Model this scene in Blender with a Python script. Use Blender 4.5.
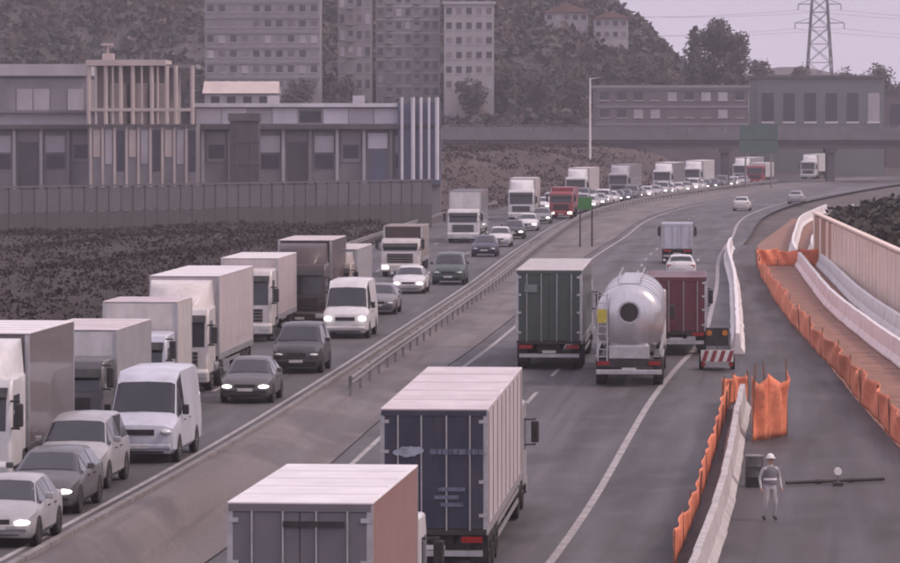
import bpy, math, random
from mathutils import Vector, Matrix
random.seed(7)
R_ = math.radians
for o in list(bpy.data.objects): bpy.data.objects.remove(o)
S = bpy.context.scene
COL = S.collection

# ------------------------------------------------------------------ camera, world, sun, exposure
F = 4300.0            # focal length in photo pixels (photo 900 x 563)
HC = 9.6              # camera height above the oncoming carriageway
YH = 120.0            # horizon row
PITCH = math.atan((281.5 - YH) / F)
cd = bpy.data.cameras.new('camera'); cam = bpy.data.objects.new('camera', cd); COL.objects.link(cam)
cd.sensor_width = 36.0; cd.lens = 36.0 * F / 900.0
cd.clip_start = 1.0; cd.clip_end = 9000.0
cam.location = (0, 0, HC); cam.rotation_euler = (math.pi / 2 - PITCH, 0, 0)
S.camera = cam

SUN_AZ, SUN_EL = R_(105), R_(48)      # from +Y towards +X
W = bpy.data.worlds.new('World'); S.world = W; W.use_nodes = True
nt = W.node_tree; nt.nodes.clear()
sky = nt.nodes.new('ShaderNodeTexSky'); sky.sky_type = 'NISHITA'; sky.sun_disc = False
sky.sun_elevation = SUN_EL; sky.sun_rotation = SUN_AZ
sky.air_density = 1.4; sky.dust_density = 6.0; sky.ozone_density = 1.0
mul = nt.nodes.new('ShaderNodeVectorMath'); mul.operation = 'SCALE'; mul.inputs['Scale'].default_value = 0.10
mix = nt.nodes.new('ShaderNodeMix'); mix.data_type = 'RGBA'; mix.inputs[0].default_value = 0.80
bg = nt.nodes.new('ShaderNodeBackground'); out = nt.nodes.new('ShaderNodeOutputWorld')
# thin high overcast: soft uneven cloud sheet
tc = nt.nodes.new('ShaderNodeTexCoord'); mp = nt.nodes.new('ShaderNodeMapping'); mp.inputs['Scale'].default_value = (3, 3, 14)
nz = nt.nodes.new('ShaderNodeTexNoise'); nz.inputs['Scale'].default_value = 2.0; nz.inputs['Detail'].default_value = 5
rp = nt.nodes.new('ShaderNodeValToRGB')
rp.color_ramp.elements[0].position = 0.3; rp.color_ramp.elements[0].color = (0.85, 0.75, 0.93, 1)
rp.color_ramp.elements[1].position = 0.75; rp.color_ramp.elements[1].color = (1.08, 0.96, 1.16, 1)
nt.links.new(tc.outputs['Generated'], mp.inputs[0]); nt.links.new(mp.outputs[0], nz.inputs['Vector']); nt.links.new(nz.outputs['Fac'], rp.inputs[0])
nt.links.new(sky.outputs[0], mul.inputs[0]); nt.links.new(mul.outputs[0], mix.inputs[6]); nt.links.new(rp.outputs[0], mix.inputs[7])
nt.links.new(mix.outputs[2], bg.inputs[0]); bg.inputs[1].default_value = 1.0
nt.links.new(bg.outputs[0], out.inputs[0])

sd = bpy.data.lights.new('sun', 'SUN'); sun = bpy.data.objects.new('sun', sd); COL.objects.link(sun)
sd.energy = 1.5; sd.angle = R_(14); sd.color = (1.0, 0.80, 0.70)
sdir = Vector((math.cos(SUN_EL) * math.sin(SUN_AZ), math.cos(SUN_EL) * math.cos(SUN_AZ), math.sin(SUN_EL)))
sun.rotation_euler = sdir.to_track_quat('Z', 'Y').to_euler()
sun.location = (60, 100, 120)
S.view_settings.view_transform = 'Standard'; S.view_settings.look = 'None'
S.view_settings.exposure = 0.10; S.view_settings.gamma = 1.0
S.render.engine = 'CYCLES'
S.cycles.max_bounces = 4; S.cycles.diffuse_bounces = 2; S.cycles.glossy_bounces = 2; S.cycles.volume_bounces = 0; S.cycles.filter_width = 2.0; S.cycles.caustics_reflective = False; S.cycles.caustics_refractive = False

# ------------------------------------------------------------------ pixel -> world
Fv = Vector((0, math.cos(PITCH), -math.sin(PITCH))); Uv = Vector((0, math.sin(PITCH), math.cos(PITCH)))
def ray(px, py): return Fv + Vector((1, 0, 0)) * ((px - 450) / F) + Uv * ((281.5 - py) / F)
def P(px, py, z=0.0):
    r = ray(px, py); t = (z - HC) / r.z
    return Vector((r.x * t, r.y * t, z))
def PY(px, py, Y):
    r = ray(px, py); t = Y / r.y
    return Vector((r.x * t, Y, HC + r.z * t))

# ------------------------------------------------------------------ materials
MATS = {}
def mat(name, col, rough=0.6, metal=0.0, var=0.18, scale=3.0, dirt=0.0, dirtcol=(0.12, 0.095, 0.085), bump=0.0, bscale=30.0,
        stretch=(1, 1, 1), emit=None, estr=0.0, coat=0.0, trans=0.0, alpha=1.0, fine=0.0):
    if name in MATS: return MATS[name]
    m = bpy.data.materials.new(name); m.use_nodes = True
    t = m.node_tree; b = t.nodes['Principled BSDF']
    N = lambda k: t.nodes.new(k); L = t.links.new
    b.inputs['Roughness'].default_value = rough; b.inputs['Metallic'].default_value = metal
    if coat: b.inputs['Coat Weight'].default_value = coat
    tco = N('ShaderNodeTexCoord'); oi = N('ShaderNodeObjectInfo'); mpn = N('ShaderNodeMapping'); mpn.inputs['Scale'].default_value = stretch
    sc = N('ShaderNodeMath'); sc.operation = 'MULTIPLY'; sc.inputs[1].default_value = 40.0
    L(oi.outputs['Random'], sc.inputs[0]); L(tco.outputs['Object'], mpn.inputs['Vector']); L(sc.outputs[0], mpn.inputs['Location'])
    n1 = N('ShaderNodeTexNoise'); n1.inputs['Scale'].default_value = scale; n1.inputs['Detail'].default_value = 6; n1.inputs['Roughness'].default_value = 0.6
    L(mpn.outputs[0], n1.inputs['Vector'])
    r1 = N('ShaderNodeValToRGB'); e = r1.color_ramp.elements
    e[0].position = 0.3; e[1].position = 0.7
    e[0].color = tuple(max(0, c * (1 - var)) for c in col) + (1,); e[1].color = tuple(min(1, c * (1 + var)) for c in col) + (1,)
    L(n1.outputs['Fac'], r1.inputs[0]); cur = r1.outputs[0]
    if fine:
        n3 = N('ShaderNodeTexNoise'); n3.inputs['Scale'].default_value = scale * 12; n3.inputs['Detail'].default_value = 4
        L(mpn.outputs[0], n3.inputs['Vector'])
        mr = N('ShaderNodeMapRange'); mr.inputs[1].default_value = 0.3; mr.inputs[2].default_value = 0.7
        mr.inputs[3].default_value = 1 - fine; mr.inputs[4].default_value = 1 + fine; L(n3.outputs['Fac'], mr.inputs[0])
        vm = N('ShaderNodeVectorMath'); vm.operation = 'SCALE'; L(cur, vm.inputs[0]); L(mr.outputs[0], vm.inputs['Scale']); cur = vm.outputs[0]
    if dirt:
        n2 = N('ShaderNodeTexNoise'); n2.inputs['Scale'].default_value = scale * 0.7; n2.inputs['Detail'].default_value = 8; n2.inputs['Roughness'].default_value = 0.7
        mp2 = N('ShaderNodeMapping'); mp2.inputs['Scale'].default_value = (1.6, 1.6, 0.5); L(tco.outputs['Object'], mp2.inputs['Vector']); L(sc.outputs[0], mp2.inputs['Location'])
        L(mp2.outputs[0], n2.inputs['Vector'])
        r2 = N('ShaderNodeMapRange'); r2.inputs[1].default_value = 0.42; r2.inputs[2].default_value = 0.75; r2.inputs[4].default_value = dirt
        L(n2.outputs['Fac'], r2.inputs[0])
        mx = N('ShaderNodeMix'); mx.data_type = 'RGBA'; mx.inputs[7].default_value = dirtcol + (1,)
        L(r2.outputs[0], mx.inputs[0]); L(cur, mx.inputs[6]); cur = mx.outputs[2]
    L(cur, b.inputs['Base Color'])
    if bump:
        nb = N('ShaderNodeTexNoise'); nb.inputs['Scale'].default_value = bscale; nb.inputs['Detail'].default_value = 5
        L(mpn.outputs[0], nb.inputs['Vector'])
        bp = N('ShaderNodeBump'); bp.inputs['Strength'].default_value = bump; bp.inputs['Distance'].default_value = 0.05
        L(nb.outputs['Fac'], bp.inputs['Height']); L(bp.outputs[0], b.inputs['Normal'])
    if emit:
        b.inputs['Emission Color'].default_value = emit + (1,); b.inputs['Emission Strength'].default_value = estr
    if alpha < 1: b.inputs['Alpha'].default_value = alpha
    MATS[name] = m
    return m

def road_mat(name, base, worn, patch):
    """asphalt: aggregate grain, long wheel-track streaks along the travel direction (uv.x across, uv.y along), repair patches, cracks"""
    m = bpy.data.materials.new(name); m.use_nodes = True; t = m.node_tree; b = t.nodes['Principled BSDF']
    N = lambda k: t.nodes.new(k); L = t.links.new
    uv = N('ShaderNodeUVMap'); uv.uv_map = 'UVMap'
    def noise(scale, sx, sy, detail=5):
        mp = N('ShaderNodeMapping'); mp.inputs['Scale'].default_value = (sx, sy, 1); L(uv.outputs[0], mp.inputs[0])
        n = N('ShaderNodeTexNoise'); n.inputs['Scale'].default_value = scale; n.inputs['Detail'].default_value = detail; L(mp.outputs[0], n.inputs['Vector']); return n
    def mixc(fac, a, c):
        x = N('ShaderNodeMix'); x.data_type = 'RGBA'
        L(fac, x.inputs[0])
        if isinstance(a, tuple): x.inputs[6].default_value = a + (1,)
        else: L(a, x.inputs[6])
        x.inputs[7].default_value = c + (1,); return x.outputs[2]
    def rng(sock, a, c, d, e):
        r = N('ShaderNodeMapRange'); r.inputs[1].default_value = a; r.inputs[2].default_value = c; r.inputs[3].default_value = d; r.inputs[4].default_value = e; L(sock, r.inputs[0]); return r.outputs[0]
    cur = mixc(rng(noise(1.0, 1.1, 0.02).outputs['Fac'], 0.35, 0.68, 0, 1), base, worn)
    cur = mixc(rng(noise(1.0, 0.3, 0.10, 3).outputs['Fac'], 0.50, 0.58, 0, 0.95), cur, patch)
    cur = mixc(rng(noise(1.0, 2.5, 0.03, 3).outputs['Fac'], 0.60, 0.70, 0, 0.55), cur, tuple(c * 0.6 for c in base))
    cur = mixc(rng(noise(1.0, 0.5, 0.5, 8).outputs['Fac'], 0.55, 0.75, 0, 0.5), cur, tuple(c * 1.35 for c in worn))
    gr = noise(9, 1, 1, 4); vm = N('ShaderNodeVectorMath'); vm.operation = 'SCALE'; L(cur, vm.inputs[0]); L(rng(gr.outputs['Fac'], 0.3, 0.7, 0.82, 1.18), vm.inputs['Scale'])
    L(vm.outputs[0], b.inputs['Base Color']); L(rng(noise(1, 0.8, 0.05).outputs['Fac'], 0.3, 0.7, 0.55, 0.85), b.inputs['Roughness'])
    bp = N('ShaderNodeBump'); bp.inputs['Strength'].default_value = 0.25; bp.inputs['Distance'].default_value = 0.02; L(gr.outputs['Fac'], bp.inputs['Height']); L(bp.outputs[0], b.inputs['Normal'])
    return m

M_glass = mat('vehicle_glass', (0.028, 0.028, 0.034), 0.10, 0, 0.2, 1.5, coat=0.3)
M_tyre = mat('tyre_rubber', (0.022, 0.02, 0.02), 0.85, 0, 0.3, 6, dirt=0.3)
M_rim = mat('wheel_rim', (0.42, 0.41, 0.42), 0.4, 0.6, 0.2, 6, dirt=0.5)
M_black = mat('black_plastic', (0.02, 0.019, 0.021), 0.55, 0, 0.3, 4, dirt=0.35)
M_chassis = mat('chassis_steel', (0.035, 0.032, 0.032), 0.7, 0.2, 0.3, 4, dirt=0.4)
M_alu = mat('aluminium', (0.55, 0.54, 0.55), 0.4, 0.7, 0.15, 4, dirt=0.3)
M_lamp = mat('headlamp_lens', (0.6, 0.6, 0.62), 0.15, 0.3, 0.1, 8)
M_lit = mat('headlamp_lit', (0.9, 0.9, 0.9), 0.3, 0, 0.02, 8, emit=(1.0, 0.93, 0.88), estr=6.0)
M_tail = mat('tail_lamp', (0.30, 0.015, 0.012), 0.3, 0, 0.2, 10)
M_brake = mat('tail_lamp_lit', (0.45, 0.02, 0.015), 0.3, 0, 0.2, 10, emit=(1.0, 0.06, 0.04), estr=0.8)
M_amber = mat('amber_lamp', (0.55, 0.19, 0.02), 0.3, 0, 0.2, 10)
M_plate = mat('number_plate', (0.62, 0.60, 0.58), 0.5, 0, 0.1, 8, dirt=0.3)
M_conc = mat('barrier_concrete', (0.50, 0.46, 0.45), 0.9, 0, 0.22, 1.3, dirt=0.5, dirtcol=(0.2, 0.17, 0.155), bump=0.3, fine=0.15)
M_steel = mat('galvanised_steel', (0.24, 0.225, 0.225), 0.6, 0.3, 0.2, 2, dirt=0.4, dirtcol=(0.16, 0.12, 0.10))
M_orange = mat('orange_net', (0.80, 0.25, 0.13), 0.75, 0, 0.25, 2.2, dirt=0.3, dirtcol=(0.5, 0.2, 0.12), fine=0.2)
M_post = mat('rusty_post', (0.22, 0.12, 0.085), 0.85, 0.1, 0.3, 6)
M_white = mat('marking_paint', (0.36, 0.33, 0.325), 0.75, 0, 0.25, 2, dirt=0.75, dirtcol=(0.14, 0.12, 0.12), fine=0.2)
M_yellowp = mat('works_marking_paint', (0.62, 0.40, 0.12), 0.75, 0, 0.25, 2, dirt=0.7, dirtcol=(0.15, 0.12, 0.11), fine=0.2)

# ------------------------------------------------------------------ mesh builder
class MB:
    def __init__(s): s.v = []; s.f = []; s.uv = None
    def add(s, vs, fs):
        n = len(s.v); s.v += [tuple(p) for p in vs]; s.f += [tuple(i + n for i in f) for f in fs]; return s
    def box(s, x0, x1, y0, y1, z0, z1):
        return s.add([(x0, y0, z0), (x1, y0, z0), (x1, y1, z0), (x0, y1, z0), (x0, y0, z1), (x1, y0, z1), (x1, y1, z1), (x0, y1, z1)],
                     [(0, 3, 2, 1), (4, 5, 6, 7), (0, 1, 5, 4), (1, 2, 6, 5), (2, 3, 7, 6), (3, 0, 4, 7)])
    def prism(s, prof, a0, a1, axis='x'):
        """closed profile extruded along an axis; prof are the two other coordinates in cyclic order (x: y,z; y: x,z; z: x,y)"""
        n = len(prof)
        def mk(a, q): return (a, q[0], q[1]) if axis == 'x' else ((q[0], a, q[1]) if axis == 'y' else (q[0], q[1], a))
        return s.add([mk(a0, q) for q in prof] + [mk(a1, q) for q in prof],
                     [tuple(range(n - 1, -1, -1)), tuple(range(n, 2 * n))] + [(i, (i + 1) % n, n + (i + 1) % n, n + i) for i in range(n)])
    def bar(s, a, b, w, h=None):
        a = Vector(a); b = Vector(b); h = h or w; d = (b - a).normalized()
        u = d.cross(Vector((0, 0, 1)));
        if u.length < 1e-4: u = Vector((1, 0, 0))
        u.normalize(); t = u.cross(d)
        c = [u * (-w / 2) + t * (-h / 2), u * (w / 2) + t * (-h / 2), u * (w / 2) + t * (h / 2), u * (-w / 2) + t * (h / 2)]
        return s.add([a + k for k in c] + [b + k for k in c], [(0, 3, 2, 1), (4, 5, 6, 7), (0, 1, 5, 4), (1, 2, 6, 5), (2, 3, 7, 6), (3, 0, 4, 7)])
    def cyl(s, a, b, r0, r1=None, n=12):
        a = Vector(a); b = Vector(b); r1 = r0 if r1 is None else r1; d = (b - a).normalized()
        u = d.orthogonal().normalized(); t = d.cross(u); vs = []
        for p, r in ((a, r0), (b, r1)):
            for i in range(n):
                q = 2 * math.pi * i / n; vs.append(p + (u * math.cos(q) + t * math.sin(q)) * r)
        return s.add(vs, [tuple(range(n - 1, -1, -1)), tuple(range(n, 2 * n))] + [(i, (i + 1) % n, n + (i + 1) % n, n + i) for i in range(n)])
    def loft(s, rings, cap=True):
        n = len(rings[0]); vs = [p for r in rings for p in r]; fs = []
        for k in range(len(rings) - 1):
            for i in range(n): fs.append((k * n + i, k * n + (i + 1) % n, (k + 1) * n + (i + 1) % n, (k + 1) * n + i))
        if cap: fs += [tuple(range(n - 1, -1, -1)), tuple(range((len(rings) - 1) * n, len(rings) * n))]
        return s.add(vs, fs)
    def strip(s, rows):
        n = len(rows[0]); vs = [p for r in rows for p in r]
        return s.add(vs, [(k * n + i, k * n + i + 1, (k + 1) * n + i + 1, (k + 1) * n + i) for k in range(len(rows) - 1) for i in range(n - 1)])
    def mesh(s, name, smooth=None):
        me = bpy.data.meshes.new(name); me.from_pydata(s.v, [], s.f); me.update()
        if smooth is not None:
            for p in me.polygons: p.use_smooth = True
            me.set_sharp_from_angle(angle=R_(smooth))
        return me

CACHE = {}
def obj(name, mb, m, parent=None, smooth=None, key=None, bevel=0.0, loc=None, rot=None):
    if key is not None and key in CACHE: me = CACHE[key]
    else:
        me = mb.mesh(name, smooth) if isinstance(mb, MB) else (mb() if callable(mb) else mb)
        if isinstance(me, MB): me = me.mesh(name, smooth)
        if not me.materials: me.materials.append(m)
        if key is not None: CACHE[key] = me
    o = bpy.data.objects.new(name, me); COL.objects.link(o)
    if m is not None and me.materials[0] is not m:
        o.material_slots[0].link = 'OBJECT'; o.material_slots[0].material = m
    if parent: o.parent = parent
    if loc is not None: o.location = loc
    if rot is not None: o.rotation_euler = rot
    if bevel:
        b = o.modifiers.new('bevel', 'BEVEL'); b.width = bevel; b.segments = 2; b.limit_method = 'ANGLE'; b.angle_limit = R_(40)
    return o
def empty(name, loc=(0, 0, 0), rot=(0, 0, 0)):
    o = bpy.data.objects.new(name, None); COL.objects.link(o); o.location = loc; o.rotation_euler = rot; o.empty_display_size = 0.3; return o
def tag(o, label=None, cat=None, group=None, kind=None):
    if label: o['label'] = label
    if cat: o['category'] = cat
    if group: o['group'] = group
    if kind: o['kind'] = kind
    return o

# ------------------------------------------------------------------ road alignment
ET = [(40, -13.9), (60, -12.2), (80, -10.5), (93, -9.4), (111, -7.8), (128, -6.4), (168, -3.7), (250, 1.5), (303, 4.4), (350, 7.3), (375, 8.8), (400, 10.5), (430, 13.0),
      (469, 17.3), (503, 21.8), (540, 28.0), (590, 37.0), (635, 46.0), (680, 56.5), (740, 72.5), (850, 105), (1000, 155), (1200, 230)]
WT = [(40, 1.6), (98, 2.2), (142, 2.9), (170, 3.8), (297, 5.0), (358, 6.4), (434, 7.0), (516, 8.0), (1200, 8.0)]
def lin(T, y):
    if y <= T[0][0]: return T[0][1] + (y - T[0][0]) * (T[1][1] - T[0][1]) / (T[1][0] - T[0][0])
    for (a, b), (c, d) in zip(T, T[1:]):
        if y <= c:
            return b + (d - b) * (y - a) / (c - a)
    return T[-1][1]
def smoothT(T, y, w=14.0): return sum(lin(T, y + k * w / 3) for k in (-3, -2, -1, 0, 1, 2, 3)) / 7
def E(y): return smoothT(ET, y)
def RR(y): return E(y) + smoothT(WT, y)
def sstep(a, b, x):
    t = min(1, max(0, (x - a) / (b - a))); return t * t * (3 - 2 * t)
def zr(y): return -1.3 * (1 - sstep(100, 172, y))
def zf(x, y):
    l = E(y) + 0.5; r = RR(y) - 0.2
    return zr(y) * sstep(l, r, x)
def Eslope(y): return (E(y + 6) - E(y - 6)) / 12
def Rslope(y): return (RR(y + 6) - RR(y - 6)) / 12
def onground(px, py):
    p = P(px, py, 0)
    for _ in range(8): p = P(px, py, zf(p.x, p.y))
    return p

def ribbon(name, fx0, fx1, y0, y1, step, ncol, m, dz=0.0, zfun=None, parent=None):
    """sheet between two lateral curves fx0(y), fx1(y)"""
    zfun = zfun or zf
    ys = [y0 + (y1 - y0) * i / max(1, int((y1 - y0) / step)) for i in range(int((y1 - y0) / step) + 1)]
    rows = []; uvs = []
    for y in ys:
        a = fx0(y); b = fx1(y)
        rows.append([(a + (b - a) * k / ncol, y, zfun(a + (b - a) * k / ncol, y) + dz) for k in range(ncol + 1)])
        uvs.append([((b - a) * k / ncol, y) for k in range(ncol + 1)])
    mb = MB().strip(rows); me = mb.mesh(name)
    fl = [u for r in uvs for u in r]; ul = me.uv_layers.new(name='UVMap')
    for lp in me.loops: ul.data[lp.index].uv = fl[lp.vertex_index]
    me.materials.append(m)
    for p in me.polygons: p.use_smooth = True
    o = bpy.data.objects.new(name, me); COL.objects.link(o)
    if parent: o.parent = parent
    return o

M_road_l = road_mat('asphalt_oncoming', (0.060, 0.054, 0.056), (0.082, 0.073, 0.074), (0.049, 0.044, 0.046))
M_road_r = road_mat('asphalt_outbound', (0.068, 0.061, 0.064), (0.098, 0.088, 0.090), (0.050, 0.045, 0.047))
M_road_w = road_mat('asphalt_works', (0.056, 0.048, 0.050), (0.074, 0.062, 0.062), (0.044, 0.038, 0.039))
M_median = road_mat('median_gravel', (0.128, 0.107, 0.102), (0.165, 0.138, 0.131), (0.095, 0.079, 0.075))
M_dirt = mat('excavated_earth', (0.27, 0.145, 0.105), 0.95, 0, 0.3, 0.8, bump=0.6, bscale=3, fine=0.25)
M_ground = mat('waste_ground', (0.085, 0.068, 0.062), 0.95, 0, 0.35, 0.05, fine=0.25, bump=0.4, bscale=2)
M_scrubsoil = mat('scrub_soil', (0.030, 0.021, 0.020), 0.98, 0, 0.3, 0.25, fine=0.3, bump=0.5, bscale=2)

# ground: one sheet out to the horizon
def make_ground():
    xs = [-3000, -1200, -500, -200, -90] + [-60 + 3 * i for i in range(50)] + [110, 150, 220, 500, 1200, 3000]
    ys = [-200, 0, 40] + [55 + 5 * i for i in range(60)] + [400 + 25 * i for i in range(25)] + [1100, 1500, 2200, 3400]
    rows = [[(x, y, (-1.75 if (E(y) - 10 < x < 80 and y < 330) else -0.3)) for x in xs] for y in ys]
    o = obj('ground', MB().strip(rows), M_ground, smooth=60); tag(o, kind='structure')
make_ground()

def road():
    lroad = tag(ribbon('oncoming_carriageway', lambda y: E(y) - 12.0, lambda y: E(y), 45, 1000, 4, 4, M_road_l, 0.0, zfun=lambda x, y: 0.0), kind='structure')
    rroad = tag(ribbon('outbound_carriageway', lambda y: RR(y), lambda y: RR(y) + smoothT([(40, 12.2), (150, 11.9), (172, 11.2), (318, 10.5), (420, 11.5), (1200, 11.5)], y), 45, 1000, 4, 4, M_road_r, 0.0), kind='structure')
    tag(ribbon('works_pavement', lambda y: RR(y) + smoothT([(40, 12.2), (150, 11.9), (172, 11.2), (318, 10.5), (420, 11.5), (1200, 11.5)], y), lambda y: FEN(y), 45, 330, 4, 4, M_road_w, 0.004), kind='structure')
    tag(ribbon('excavation_strip', lambda y: FEN(y), lambda y: FEN(y) + 9, 60, 420, 4, 6, M_dirt, -0.03), kind='structure')
    md = tag(ribbon('median', lambda y: E(y), lambda y: RR(y), 45, 1000, 3, 6, M_median, 0.03), kind='structure')
    # kerb of the median, in 3 m stones
    kb = MB().box(-0.09, 0.09, 0, 2.96, -0.05, 0.14)
    y = 78.0; M_kerb = mat('kerb_stone', (0.22, 0.20, 0.195), 0.9, 0, 0.2, 1.5, dirt=0.6, fine=0.15)
    while y < 330:
        obj('kerb_stone', kb, M_kerb, md, key='kerb', loc=(E(y) + 0.1, y, 0.0), rot=(0, 0, -math.atan(Eslope(y)))); y += 3.0
    # markings: right edge line and lane dashes oncoming side; dashed and solid lines outbound side
    ribbon('edge_line', lambda y: E(y) - 0.55, lambda y: E(y) - 0.40, 60, 640, 6, 1, M_white, 0.004, zfun=lambda x, y: 0.0, parent=lroad)
    for off in (-3.6, -7.4):
        y = 80
        while y < 420:
            ribbon('lane_dash', lambda q: E(q) + off - 0.08, lambda q: E(q) + off + 0.08, y, y + 4.5, 2, 1, M_white, 0.004, zfun=lambda x, y: 0.0, parent=lroad); y += 12
    LT = [(40, 8.1), (106, 8.45), (160, 8.75), (190, 9.6), (318, 9.4), (640, 9.9)]
    ribbon('edge_line', lambda y: RR(y) + smoothT(LT, y) - 0.11, lambda y: RR(y) + smoothT(LT, y) + 0.11, 60, 640, 4, 1, M_white, 0.005, parent=rroad)
    ribbon('edge_line', lambda y: RR(y) + 0.55, lambda y: RR(y) + 0.72, 60, 640, 4, 1, M_white, 0.005, parent=rroad)
    y = 66
    while y < 430:
        ribbon('lane_dash', lambda q: RR(q) + 4.35, lambda q: RR(q) + 4.5, y, y + 4.5, 2, 1, M_white, 0.005, parent=rroad); y += 12
FT = [(60, 13.9), (137, 14.1), (156, 14.4), (217, 16.7), (284, 20.2), (330, 23.5), (420, 33.5)]
def FEN(y): return smoothT(FT, y, 8)
road()

# ------------------------------------------------------------------ barriers, guard rails, fences
NJ = [(-0.30, 0), (0.30, 0), (0.30, 0.08), (0.15, 0.30), (0.09, 0.88), (-0.09, 0.88), (-0.15, 0.30), (-0.30, 0.08)]
def njrow(fx, y0, y1, label, m=M_conc, seg=4.0, scale=1.0):
    root = empty('concrete_barrier', (fx(y0), y0, zf(fx(y0), y0))); tag(root, label, 'barrier')
    mb = MB().prism([(a * scale, b * scale) for a, b in NJ], 0.02, seg - 0.03, 'y')
    y = y0
    while y < y1:
        sl = (fx(y + seg) - fx(y)) / seg; z0 = zf(fx(y), y); z1 = zf(fx(y + seg), y + seg)
        obj('segment', mb, m, root, key=('nj', seg, scale), bevel=0.02, loc=Vector((fx(y), y, z0)) - root.location,
            rot=(math.atan2(z1 - z0, seg), 0, -math.atan(sl) + random.uniform(-.008, .008)))
        y += seg * math.cos(math.atan(sl))
    return root
def guardrail(fx, y0, y1, label, m=M_steel, h=0.75, post=4.0, face=1, zfun=zf, double=False):
    root = empty('guard_rail', (fx(y0), y0, zfun(fx(y0), y0))); tag(root, label, 'guard rail')
    prof = [(-0.02, -0.155), (0.03, -0.13), (0.05, -0.08), (-0.01, -0.03), (-0.01, 0.03), (0.05, 0.08), (0.03, 0.13), (-0.02, 0.155), (-0.03, 0.15), (-0.03, -0.15)]
    n = int((y1 - y0) / 3); rings = []
    for i in range(n + 1):
        y = y0 + (y1 - y0) * i / n; x = fx(y); z = zfun(x, y)
        rings.append([(x + face * (a + 0.09) - root.location.x, y - root.location.y, z + h - 0.16 + b - root.location.z) for a, b in prof])
    obj('rail', MB().loft(rings), m, root, smooth=25)
    pb = MB().box(-0.05, 0.05, -0.06, 0.06, -0.1, h)
    y = y0 + 0.3
    while y < y1:
        x = fx(y); obj('post', pb, m, root, key=('grpost', h), loc=Vector((x, y, zfun(x, y))) - root.location); y += post
    return root
guardrail(lambda y: E(y) + 1.4, 150, 640, 'galvanised guard rail running along the middle of the pale median strip', post=4)
guardrail(lambda y: E(y) - 12.4, 80, 470, 'guard rail along the outer edge of the oncoming carriageway below the brown bank', face=1, post=4, zfun=lambda x, y: 0)
njrow(lambda y: RR(y) + smoothT([(60, 12.25), (106, 12.3), (149, 12.0), (200, 11.6)], y), 84, 147, 'concrete barrier line between outbound lanes and roadworks, nearest the camera')
M_nwhite = mat('white_barrier', (0.78, 0.74, 0.73), 0.7, 0, 0.10, 1.2, dirt=0.25, dirtcol=(0.35, 0.3, 0.28), fine=0.1)
njrow(lambda y: RR(y) + smoothT([(150, 11.4), (172, 11.2), (318, 9.9), (400, 10)], y), 176, 318, 'white barrier line starting beside the red lorry and running into the distance', M_nwhite)
njrow(lambda y: smoothT([(60, 16.2), (120, 16.9), (168, 17.7), (217, 19.3), (306, 24.3), (393, 32.0), (460, 41)], y), 96, 440, 'long pale concrete barrier curving along the roadworks, left of the two rows', M_nwhite, scale=1.05)
njrow(lambda y: smoothT([(60, 17.9), (120, 18.6), (168, 19.3), (217, 20.9), (306, 25.6), (393, 34.2), (460, 44)], y), 96, 440, 'long pale concrete barrier curving along the roadworks, nearer the retaining wall', M_nwhite, scale=1.05)

def net(name, pts, h, label, bend=0.12, sag=0.10):
    """orange plastic net fence: pts are (x, y) of the posts; each bay its own sagging panel"""
    root = empty(name, (pts[0][0], pts[0][1], zf(*pts[0]))); tag(root, label, 'fence')
    for i, (a, b) in enumerate(zip(pts, pts[1:])):
        rows = []; ph = random.uniform(0, 6); hs = h * random.uniform(0.82, 1.05); lean = random.uniform(-1, 1) * bend
        d = Vector((b[0] - a[0], b[1] - a[1], 0)); L_ = d.length; d.normalize(); nrm = Vector((d.y, -d.x, 0))
        nu = 12; nv = 8
        for v in range(nv + 1):
            r = []
            for u in range(nu + 1):
                q = u / nu; x = a[0] + (b[0] - a[0]) * q; y = a[1] + (b[1] - a[1]) * q
                top = hs * (1 - sag * 4 * q * (1 - q) * random.uniform(.8, 1.2))
                wv = bend * math.sin(q * 9 + ph + v * .5) * (0.3 + v / nv) * math.sin(math.pi * q) + lean * math.sin(math.pi * q) * v / nv
                p = Vector((x, y, zf(x, y) + 0.02 + top * v / nv)) + nrm * wv
                r.append(tuple(p - root.location))
            rows.append(r)
        o = obj('net_panel', MB().strip(rows), M_orange, root, smooth=60)
        s = o.modifiers.new('solid', 'SOLIDIFY'); s.thickness = 0.012
    for a in pts:
        obj('post', MB().box(-.025, .025, -.025, .025, -.05, h * 1.0), M_post, root, key=('netpost', h), loc=Vector((a[0], a[1], zf(*a))) - root.location,
            rot=(random.uniform(-.08, .08), random.uniform(-.08, .08), 0))
    return root
ys = [112, 119, 126, 133, 138, 143, 149, 156, 164, 173, 183, 194, 206, 219, 233, 248, 264, 282]
net('orange_net_fence', [(FEN(y) + random.uniform(-.12, .12), y) for y in ys], 1.25, 'long orange net fence along the edge of the excavation on the right')
net('orange_net_fence', [(FEN(282) + k * 1.4, 282 + k * .4) for k in range(4)], 1.2, 'short orange net fence closing the far end of the excavation')
net('orange_net_fence', [(RR(y) + 11.55, y) for y in (104, 109, 114, 119, 124, 129, 134, 139, 144, 148)], 0.95, 'orange net fence beside the near concrete barrier, facing the live lanes', bend=.05)
a = onground(752, 442); b = onground(768, 440); c = onground(787, 436)
net('orange_net_fence', [(a.x, a.y), (b.x, b.y), (c.x, c.y)], 2.5, 'tall sagging orange net screen at the end of the near concrete barrier', bend=.2, sag=.2)
a = onground(722, 408); b = onground(748, 402)
net('orange_net_fence', [(a.x, a.y), ((a.x + b.x) / 2, (a.y + b.y) / 2 + .5), (b.x, b.y)], 1.1, 'low orange net barrier across the gap behind the tall orange screen')

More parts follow.
